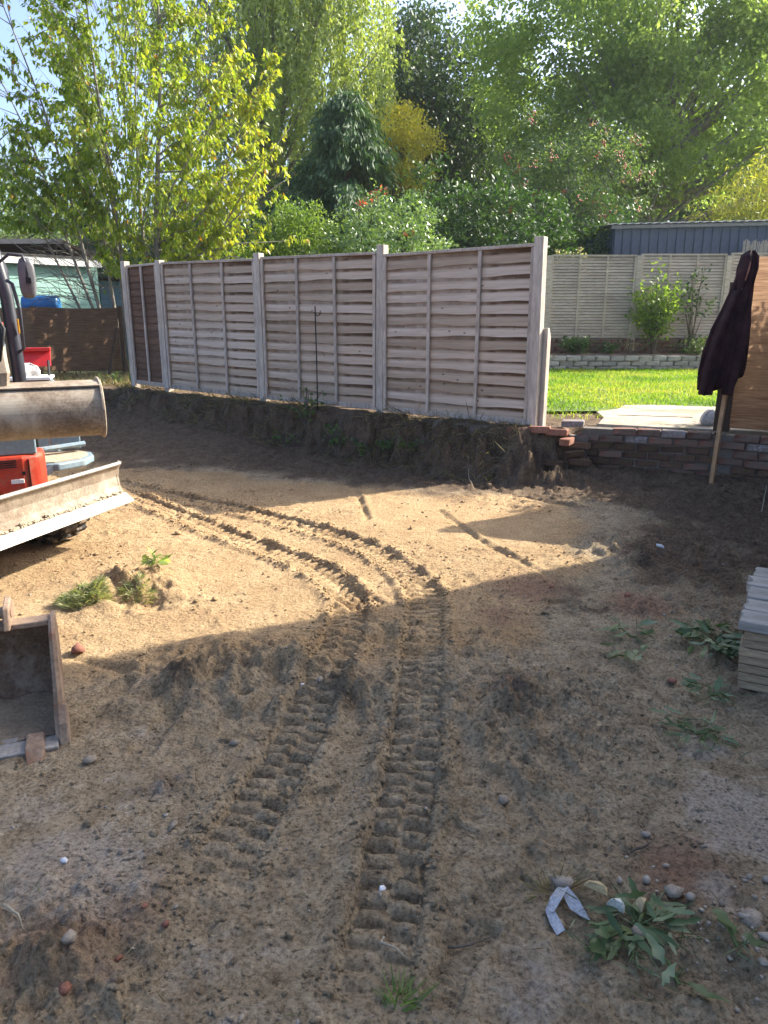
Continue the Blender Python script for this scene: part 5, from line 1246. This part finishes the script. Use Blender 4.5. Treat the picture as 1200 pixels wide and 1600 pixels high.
for x in (-.14, .0, .20):
    if x == 0: continue
    put('ear', MB(Bf).prism([(.20, .42), (.42, .40), (.42, .47), (.36, .51), (.24, .50)], x-.012, x+.012).mesh('ear', m_rust2), db, bevel=.005, **W)
put('pin', MB(Bf).tube([(-.17, .29, .468), (.215, .29, .468)], .024, 12).mesh('pin', m_rust2), db, **W)
mb = MB(Bf)   # soil inside
V_ = []; F_ = []
for i in range(25):
    for j in range(10):
        x = -.34+.68*i/24; y = .02+.27*j/9; V_.append((x, y, .045+.018*mnoise.noise(Vector((x*14, y*14, 1)))+.05*(j/9)**2))
for i in range(24):
    for j in range(9): a = i*10+j; F_.append((a, a+10, a+11, a+1))
mb.add(V_, F_); put('soil', mb.mesh('soil', proc('bucket_soil', [(.20, .15, .10), (.30, .235, .16)], 9, .95, .8, .01), True), db, **W)

# ------------------------------------------------------------------ stack of timber at the right edge
tsx, tsy = 1.565, 2.95; tz = gz(1.7, 3.1)
Tf = frame(tsx, tsy, .87, -.5)
tk = thing('timber_stack', 'stack of brown boards topped with grey weathered boards at the right edge', 'timber', (tsx, tsy, tz))
m_board = proc('stack_board', [(.27, .19, .115), (.38, .285, .18), (.45, .35, .24)], 4, .85, .3, .004, (.3, 1, 2), rnd=.2, dirt=(.11, .085, .06), dirt_scale=6, dirt_lo=.58, dirt_hi=.7)
m_grey_b = proc('grey_board', [(.24, .225, .195), (.33, .31, .27), (.40, .38, .34)], 4, .9, .5, .006, (.3, 2, 2), rnd=.12, coord='Object')
ts_rot = math.atan2(-.5, .87)
pl = []
for k in range(4):
    bm = bmesh.new(); bmesh.ops.create_cube(bm, size=1); bmesh.ops.scale(bm, vec=(.9, .155, .036), verts=bm.verts)
    bmesh.ops.bevel(bm, geom=bm.edges[:], offset=.003, segments=1, affect='EDGES')
    m_ = bpy.data.meshes.new('plank'); bm.to_mesh(m_); bm.free(); m_.materials.append(m_board); pl.append(m_)
for c in range(7):
    for r in range(5):
        p = Tf @ Vector((.45+random.gauss(0, .004), .078+r*.16+random.gauss(0, .002), 0)); p.z = .02+c*.0395
        put('plank', pl[random.randrange(4)], tk, p-Vector((tsx, tsy, 0)), (0, random.gauss(0, .004), ts_rot+random.gauss(0, .005)))
for r in range(5):
    w = .155+random.gauss(0, .004); jag = [random.gauss(-.02, .006) for _ in range(4)]
    V_ = []; nS = 5
    for j in range(nS+1):
        y = -w/2+w*j/nS; x0 = -.45+jag[j % 4]
        V_ += [(x0, y, -.022), (x0+random.gauss(0, .004), y, .022), (.45, y, .022), (.45, y, -.022)]
    F_ = []
    for j in range(nS):
        for k in range(4): F_.append((4*j+k, 4*j+(k+1) % 4, 4*j+4+(k+1) % 4, 4*j+4+k))
    F_ += [(0, 1, 2, 3), (4*nS+3, 4*nS+2, 4*nS+1, 4*nS)]
    p = Tf @ Vector((.45, .065+r*.165, 0)); p.z = .02+7*.0395+.006+random.gauss(0, .002)
    put('plank', MB().add(V_, F_).mesh('plank', m_grey_b), tk, p-Vector((tsx, tsy, 0)), (random.gauss(0, .004), 0, ts_rot+random.gauss(0, .003)), bevel=.004)

# ------------------------------------------------------------------ soil clods and small stones over the dig
rng = np.random.default_rng(91)
phi = (1+5**.5)/2
ico = unit(np.array([(-1, phi, 0), (1, phi, 0), (-1, -phi, 0), (1, -phi, 0), (0, -1, phi), (0, 1, phi), (0, -1, -phi), (0, 1, -phi), (phi, 0, -1), (phi, 0, 1), (-phi, 0, -1), (-phi, 0, 1)], float))
icf = np.array([(0, 11, 5), (0, 5, 1), (0, 1, 7), (0, 7, 10), (0, 10, 11), (1, 5, 9), (5, 11, 4), (11, 10, 2), (10, 7, 6), (7, 1, 8), (3, 9, 4), (3, 4, 2), (3, 2, 6), (3, 6, 8), (3, 8, 9), (4, 9, 5), (2, 4, 11), (6, 2, 10), (8, 6, 7), (9, 8, 1)])
def lumps(x, y, s, mat, nm, attrs=None, sink=.25, tint=None):
    n = len(x); z = height(x.copy(), y.copy())[0]
    sc = s[:, None, None]*(1+rng.normal(0, .26, (n, 12, 1)))*rng.uniform(.6, 1.35, (n, 1, 3))*np.array([1, 1, .65])
    a = rng.uniform(0, 6.28, n); ca, sa = np.cos(a), np.sin(a)
    B = ico[None]*sc; Bx = B[:, :, 0]*ca[:, None]-B[:, :, 1]*sa[:, None]; By = B[:, :, 0]*sa[:, None]+B[:, :, 1]*ca[:, None]
    V = np.stack([Bx+x[:, None], By+y[:, None], B[:, :, 2]+(z+s*(.6-sink))[:, None]], 2)
    F = (np.arange(n)*12)[:, None, None]+icf[None]
    return np_mesh(nm, V.reshape(-1, 3), F.reshape(-1, 3), mat, attrs(x, y) if attrs else None, smooth=False), z
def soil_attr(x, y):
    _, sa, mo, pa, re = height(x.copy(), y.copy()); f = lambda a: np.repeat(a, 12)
    return dict(sun_tone=f(sa), dark_soil=f(np.clip(mo+rng.uniform(-.3, .05, len(x)), 0, 1)), pale=f(pa), redd=f(re))
n = 10000
yy = np.exp(rng.uniform(math.log(.9), math.log(8.5), n)); xx = rng.uniform(-1, 1, n)*(.75+.62*yy)
dn = fbm(xx, yy, 1.4, 3, 61)+.25*fbm(xx, yy, 7, 2, 62); k = dn+rng.random(n)*.5-.16*((yy > 3.0) & (xx < 1.2)) > .16
xx, yy = xx[k], yy[k]; s = .0025+.006*rng.random(len(xx))**3+.0007*yy; big = rng.random(len(xx)) < .03; s[big] *= 2.0
ex_, ey_ = [], []
for pts, _d in tracks[:2]:
    for (x0, y0), (x1, y1) in zip(pts[:-1], pts[1:]):
        L_ = math.hypot(x1-x0, y1-y0); q = int(L_*190); t = rng.random(q); o_ = rng.choice([-1, 1], q)*(.085+np.abs(rng.normal(0, .035, q)))
        ex_.append(x0+(x1-x0)*t-(y1-y0)/L_*o_); ey_.append(y0+(y1-y0)*t+(x1-x0)/L_*o_)
ex_ = np.concatenate(ex_); ey_ = np.concatenate(ey_); xx = np.concatenate([xx, ex_]); yy = np.concatenate([yy, ey_]); s = np.concatenate([s, .003+.007*rng.random(len(ex_))**2+.0006*ey_])
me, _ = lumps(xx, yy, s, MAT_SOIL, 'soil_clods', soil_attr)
tag(put('soil_clods', me), 'loose crumbs and clods of soil over the dug ground', 'soil', None, 'stuff')
m_grit = proc('grit', [(.22, .18, .135), (.31, .265, .205), (.38, .34, .28)], 3, .85, .2, .003, coord='Object')
n = 260; yy = np.exp(rng.uniform(math.log(.95), math.log(5), n)); xx = rng.uniform(-1, 1, n)*(.7+.6*yy)
me, _ = lumps(xx, yy, .003+.005*rng.random(n)**3+.0006*yy, m_grit, 'gravel')
tag(put('gravel', me), 'scattered pale grit and pebbles pressed into the soil', 'gravel', None, 'stuff')
n = 150; cx, cy_ = ground_at(1165, 1455); xx = cx+rng.normal(0, .16, n); yy = cy_+rng.normal(0, .13, n)
me, _ = lumps(xx, yy, .004+.012*rng.random(n)**3, m_grit, 'gravel', sink=.1)
tag(put('gravel', me), 'heap of stony rubble at the right edge beside the uprooted weed', 'gravel', None, 'stuff')
# single stones and brick crumbs
m_stone = proc('stone_grey', [(.20, .16, .115), (.29, .24, .18), (.37, .315, .245)], 18, .9, .4, .004)
m_bit = proc('brick_crumb', [(.19, .08, .052), (.28, .12, .078)], 20, .9, .4, .004)
m_chip = proc('white_chip', [(.6, .6, .6), (.75, .75, .76)], 9, .7, .2)
bits = [('stone', 142, 1196, .026, m_stone, 'square pale stone below the digging bucket teeth'), ('stone', 368, 1168, .022, m_stone, 'dark rounded stone right of the boot print near the bucket'), ('stone', 885, 1382, .032, m_stone, 'round grey stone just behind the torn plastic strip'), ('stone', 787, 1247, .026, m_stone, 'flat pale stone right of the long track print'), ('stone', 270, 1298, .020, m_stone, 'stone at the edge of the smooth pale patch'), ('stone', 190, 1340, .016, m_stone, 'pale pebble at the lower edge of the smooth patch'), ('stone', 112, 1505, .022, m_stone, 'brown stone among clods near the bottom left corner'), ('stone', 1050, 1398, .026, m_stone, 'stone behind the uprooted weed'), ('stone', 1172, 1450, .03, m_stone, 'largest stone in the rubble at the right edge'), ('stone', 500, 1075, .018, m_stone, 'small stone between the two track prints'), ('stone', 1000, 1475, .022, m_stone, 'stone under the leaves of the uprooted weed'),
        ('brick_crumb', 262, 1462, .018, m_bit, 'red brick crumb left of the left track print'), ('brick_crumb', 186, 1506, .012, m_bit, 'small red brick crumb among clods at bottom left'), ('brick_crumb', 104, 1560, .022, m_bit, 'large red brick crumb at the bottom left corner'), ('brick_crumb', 228, 1436, .009, m_bit, 'tiny red brick crumb above the others at bottom left'), ('brick_crumb', 122, 1022, .030, m_bit, 'orange brick crumb on the sunlit soil beside the bucket'), ('brick_crumb', 980, 935, .025, m_bit, 'red brick crumb in the shade beyond the timber stack'), ('brick_crumb', 862, 920, .022, m_bit, 'red brick crumb at the edge of the shade'), ('brick_crumb', 1050, 1066, .022, m_bit, 'red brick crumb beside the leaves by the timber stack'),
        ('white_chip', 472, 1073, .013, m_chip, 'white paper chip by the left track print'), ('white_chip', 597, 1388, .011, m_chip, 'pale blue white chip lying in the right track print'), ('white_chip', 100, 1353, .011, m_chip, 'white plaster crumbs on the smooth pale patch'), ('white_chip', 1030, 870, .022, m_chip, 'white chip in the shaded soil below the brick wall')]
for nm, u, v, s, m_, lb in bits:
    x, y = ground_at(u, v)
    me, z = lumps(np.array([x]), np.array([y]), np.array([s]), m_, nm, sink=.25)
    o = put(nm, me)
    tag(o, lb, 'stone' if nm == 'stone' else ('brick piece' if nm == 'brick_crumb' else 'chip'), {'stone': 'single stones', 'brick_crumb': 'brick crumbs', 'white_chip': 'white chips'}[nm])

# ------------------------------------------------------------------ uprooted weeds, grass sods, litter
def rosette(name, label, u, v, nl, L, W_, mat, spread, seed, cat='plant', group='pulled weeds on the soil', up_=.25, stalks=3):
    global rng
    rng = np.random.default_rng(seed); x, y = ground_at(u, v); z = gz(x, y)
    t = thing(name, label, cat, (x, y, z), 0, group); mb = MB()
    for k in range(stalks):
        a = rng.uniform(0, 6.28); mb.tube([(0, 0, .01), (.5*L*math.cos(a), .5*L*math.sin(a), .03), (L*1.1*math.cos(a), L*1.1*math.sin(a), .015)], [.006, .005, .003], 5)
    gl = 14*stalks; P_ = np.c_[rng.normal(0, spread*.6, gl), rng.normal(0, spread*.6, gl), np.full(gl, .015)]; D_ = rng.normal(0, 1, (gl, 3)); D_[:, 2] = np.abs(D_[:, 2])*.3
    put('blades', leaves('blades', P_, D_, rng.uniform(.03, .1, gl), np.full(gl, .004), rng.random(gl), mat), t)['kind'] = 'stuff'
    put('stalk', mb.mesh('stalk', leafmat('stalk_%d' % seed, [(.12, .15, .05), (.2, .22, .1)], .2)), t)
    cols = 8; tf = []
    for i in range(cols-1):
        for j in (0, 1): a = 3*i+j; tf += [(a, a+1, a+4), (a, a+4, a+3)]
    tf = np.array(tf)
    def wild():
        tpl = []; cv = rng.uniform(-.1, .8); tw_ = rng.normal(0, .6); cup = rng.uniform(-.35, .5); sk = rng.normal(0, .5)
        for i in range(cols):
            s = i/(cols-1); wl = .5*math.sin(math.pi*min(1, s*.9+.06))**.7; q = tw_*s
            e1 = wl*(1+.3*rng.normal(0, 1)*(0 < i < cols-1)); e2 = wl*(1+.3*rng.normal(0, 1)*(0 < i < cols-1)); b = -cv*s*s*1.2+.25*math.sin(s*9+tw_)*.5; m_ = sk*s*s
            tpl += [(s, m_+e1*math.cos(q), b+cup*e1+e1*math.sin(q)), (s, m_, b), (s, m_-e2*math.cos(q), b+cup*e2-e2*math.sin(q))]
        return np.array(tpl)
    for k in range(nl):
        a = rng.uniform(0, 6.28); r = spread*math.sqrt(rng.random()); p = np.array([[r*math.cos(a), r*math.sin(a), .012+.05*rng.random()]])
        wx, wy = x+p[0, 0], y+p[0, 1]; p[0, 2] += gz(wx, wy)-z
        d = np.array([[math.cos(a+rng.normal(0, .9)), math.sin(a+rng.normal(0, .9)), up_*rng.random()]])
        put('leaf', leaves('leaf', p, d, np.array([L*rng.uniform(.6, 1.2)]), np.array([W_*rng.uniform(.7, 1.2)]), np.array([rng.random()]), mat, wild(), tf, up=np.array([[0, 0, 1.0]])), t)
    return t, (x, y, z)
m_dock = leafmat('dock_leaf', [(.05, .085, .03), (.085, .13, .045), (.13, .18, .08), (.19, .24, .14)], .25, .5, .4, (1.2, 1.3, .6))
rosette('uprooted_weed', 'wilted uprooted weed with flowers beside the torn plastic strip', 992, 1470, 38, .08, .018, m_dock, .10, 201, stalks=10, up_=.12)
rosette('uprooted_weed', 'pile of wilted green leaves against the timber stack', 1110, 1010, 70, .11, .027, m_dock, .15, 202, stalks=6)
rosette('uprooted_weed', 'few wilted leaves lying left of the leaf pile', 985, 998, 11, .11, .028, m_dock, .08, 203, stalks=2)
rosette('uprooted_weed', 'two flattened leaves below the wilted leaves in the shade', 985, 1030, 8, .11, .027, m_dock, .06, 204, stalks=1)
rosette('uprooted_weed', 'small leafy weed in front of the leaf pile by a brick crumb', 1110, 1090, 16, .07, .02, m_dock, .09, 205, stalks=3)
rosette('uprooted_weed', 'flat green weed in the trampled soil below the timber stack', 1088, 1148, 22, .075, .016, m_dock, .11, 206, stalks=5)
rosette('loose_leaf', 'single blue green leaf near the right edge of the rubble', 1150, 1500, 2, .08, .035, m_dock, .02, 207, stalks=1)
rosette('loose_leaf', 'curled leaf left of the uprooted weed with flowers', 915, 1492, 2, .07, .05, m_dock, .02, 208, stalks=1)
rosette('loose_leaf', 'broad leaf lying below the uprooted weed', 1060, 1548, 3, .09, .025, m_dock, .04, 209, stalks=1)
rosette('seedling', 'bright green seedling beside the turf sod in the sun', 245, 908, 12, .08, .035, LM['bright'], .06, 210, up_=1.6, stalks=4)
def sod(name, label, u, v, n, L, rad, mat, seed, cat='grass tuft', lean=(0, 0), zoff=0):
    global rng
    rng = np.random.default_rng(seed); x, y = ground_at(u, v); z = gz(x, y)
    a = rng.uniform(0, 6.28, n); r = rad*np.sqrt(rng.random(n)); px, py = x+r*np.cos(a)*1.3, y+r*np.sin(a)*.8
    zz = height(px.copy(), py.copy())[0]
    Dd = np.stack([np.cos(a)*.9+rng.normal(0, .5, n)+lean[0], np.sin(a)*.7+rng.normal(0, .5, n)+lean[1], rng.uniform(.0, .7, n)], 1)
    P = np.stack([px-x, py-y, zz-z+.005+zoff*(1-(r/rad)**2)], 1)
    c = np.array([(0, .5, 0), (.35, .45, .0), (.7, .3, 0), (1, 0, 0), (.7, -.3, 0), (.35, -.45, 0), (0, -.5, 0)]); c[:, 2] = 0
    bend = np.array([0, .0, -.0, 0, 0, 0, 0])
    tf = np.array([(0, 1, 5), (0, 5, 6), (1, 2, 4), (1, 4, 5), (2, 3, 4)])
    me = leaves(name, P, Dd, L*rng.uniform(.5, 1.3, n), rng.uniform(.003, .006, n), rng.random(n), mat, c, tf)
    o = put(name, me, None, (x, y, z)); return tag(o, label, cat)
m_turf = leafmat('turf_grass', [(.14, .19, .07), (.22, .26, .11), (.33, .34, .18), (.38, .35, .21)], .4)
sod('turf_tuft', 'flattened pale green grass turf on the sunlit soil', 132, 945, 1300, .045, .11, m_turf, 301, zoff=.02)
sod('turf_tuft', 'small grassy sod with dark earth beside the grass turf', 215, 935, 300, .045, .075, m_turf, 302, zoff=.02)
sod('grass_tuft', 'bunch of green grass at the bottom of the right track print', 628, 1565, 45, .06, .035, LM['mid'], 303, lean=(.6, .9))
sod('grass_tuft', 'dry grass wisp behind the round grey stone', 872, 1398, 60, .08, .05, MAT_DRY, 304)
# torn plastic strip
m_film = proc('plastic_film', [(.30, .31, .33), (.42, .43, .45)], 12, .25, .3, .003, spec=.6)
tpx = thing('plastic_strip', 'torn bent strip of pale plastic left of the uprooted weed', 'plastic', (*ground_at(872, 1430), gz(*ground_at(872, 1430))))
def strip(uvs, w, hs):
    P = [Vector((*ground_at(u, v), 0)) for u, v in uvs]; P = [Vector((p.x, p.y, gz(p.x, p.y)+h)) for p, h in zip(P, hs)]
    V_ = []; F_ = []
    for i, p in enumerate(P):
        t = (P[min(i+1, len(P)-1)]-P[max(0, i-1)]).normalized(); s = Vector((-t.y, t.x, .4)).normalized()*w[i]
        V_ += [p-s, p+s, p+s+Vector((0, 0, .002)), p-s+Vector((0, 0, .002))]
    for i in range(len(P)-1):
        for k in range(4): F_.append((4*i+k, 4*i+(k+1) % 4, 4*i+4+(k+1) % 4, 4*i+4+k))
    return MB().add(V_, F_)
put('fold', strip([(878, 1404), (868, 1420), (858, 1434)], [.016, .018, .014], [.03, .035, .02]).mesh('fold', m_film), tpx, worldspace=True)
put('fold', strip([(858, 1432), (866, 1446), (876, 1462)], [.012, .014, .013], [.02, .018, .008]).mesh('fold', m_film), tpx, worldspace=True)
put('fold', strip([(880, 1406), (896, 1426), (920, 1446)], [.012, .018, .003], [.03, .02, .006]).mesh('fold', m_film), tpx, worldspace=True)
# pale petals / rind pieces in the weed
m_rind = proc('pale_wood', [(.45, .33, .16), (.58, .45, .25)], 9, .7, .2); m_pet = proc('white_petal', [(.55, .56, .48), (.68, .68, .6)], 9, .7, .2)
for (u, v, sc_, rz, m_, lb) in [(930, 1410, (.035, .013, .012), -.5, m_rind, 'orange and white splinter on the uprooted weed'), (998, 1434, (.018, .02, .022), .7, m_rind, 'pale yellow wood chip standing in the uprooted weed'), (962, 1432, (.026, .015, .014), -.6, m_pet, 'white petal like chip in the uprooted weed')]:
    x, y = ground_at(u, v); V_ = [(-1, -1, -1), (1, -1, -1), (.8, 1, -1), (-.7, .8, -1), (-.5, -.6, 1), (.6, -.3, .9), (.2, .5, .7)]
    mb = MB().add([(a*sc_[0], b*sc_[1], c*sc_[2]) for a, b, c in V_], [(0, 1, 2, 3), (0, 1, 5, 4), (1, 2, 6, 5), (2, 3, 6), (3, 0, 4), (3, 4, 6), (4, 5, 6)])
    tag(put('wood_chip', mb.mesh('wood_chip', m_), None, (x, y, gz(x, y)+.045), (.2, .1, rz), bevel=.002), lb, 'chip')
# straws and twigs
rng = np.random.default_rng(95)
tws = [((700, 1480), (770, 1455), 'dark bent twig on the soil right of the right track print'), ((985, 1415+-80), (1022, 1316), 'dark twig above the uprooted weed'), ((8, 1430), (38, 1466), 'pale straw at the left edge near the bottom'), ((730, 742), (741, 768), 'upright straw in the sunlit soil below the corner post'), ((600, 1465), (640, 1500), 'thin straw across the right track print'), ((1190, 800), (1198, 770), 'pale root curl at the right edge below the brick wall')]
for (a, b, lb) in tws:
    p = Vector((*ground_at(*a), 0)); q = Vector((*ground_at(*b), 0)); m1 = p.lerp(q, .5)+Vector(rng.normal(0, .015, 3))
    pts = [Vector((w.x, w.y, gz(w.x, w.y)+.012)) for w in (p, p.lerp(m1, .5), m1, m1.lerp(q, .5), q)]
    tag(put('twig', MB().tube(pts, [.004, .0045, .004, .003, .002], 5).mesh('twig', MAT_BARK if 'dark' in lb else m_dust, True)), lb, 'twig', 'twigs and straws')
n = 500; yy = np.exp(rng.uniform(math.log(1), math.log(6), n)); xx = rng.uniform(-1, 1, n)*(.7+.6*yy); z = height(xx.copy(), yy.copy())[0]
Dd = rng.normal(0, 1, (n, 3)); Dd[:, 2] *= .12
me = leaves('straw', np.c_[xx, yy, z+.004], Dd, rng.uniform(.02, .09, n), rng.uniform(.0015, .003, n)+.0004*yy, rng.random(n), MAT_DRY)
tag(put('straw', me), 'bits of straw and fine root scattered on the soil', 'straw', None, 'stuff')

# ------------------------------------------------------------------ thin summer haze over the gardens
hm = bpy.data.materials.new('haze'); hm.use_nodes = True; hn = hm.node_tree; hn.nodes.clear()
pv = hn.nodes.new('ShaderNodeVolumePrincipled'); pv.inputs['Color'].default_value = (.82, .90, 1, 1); pv.inputs['Density'].default_value = .0005; pv.inputs['Anisotropy'].default_value = .35
ho = hn.nodes.new('ShaderNodeOutputMaterial'); hn.links.new(pv.outputs[0], ho.inputs['Volume'])
tag(put('haze', MB().box((0, 180, 8.5), (860, 500, 19.4)).mesh('haze', hm)), 'thin bright haze in the air over the gardens', 'haze', None, 'stuff')
scene.cycles.volume_bounces = 1
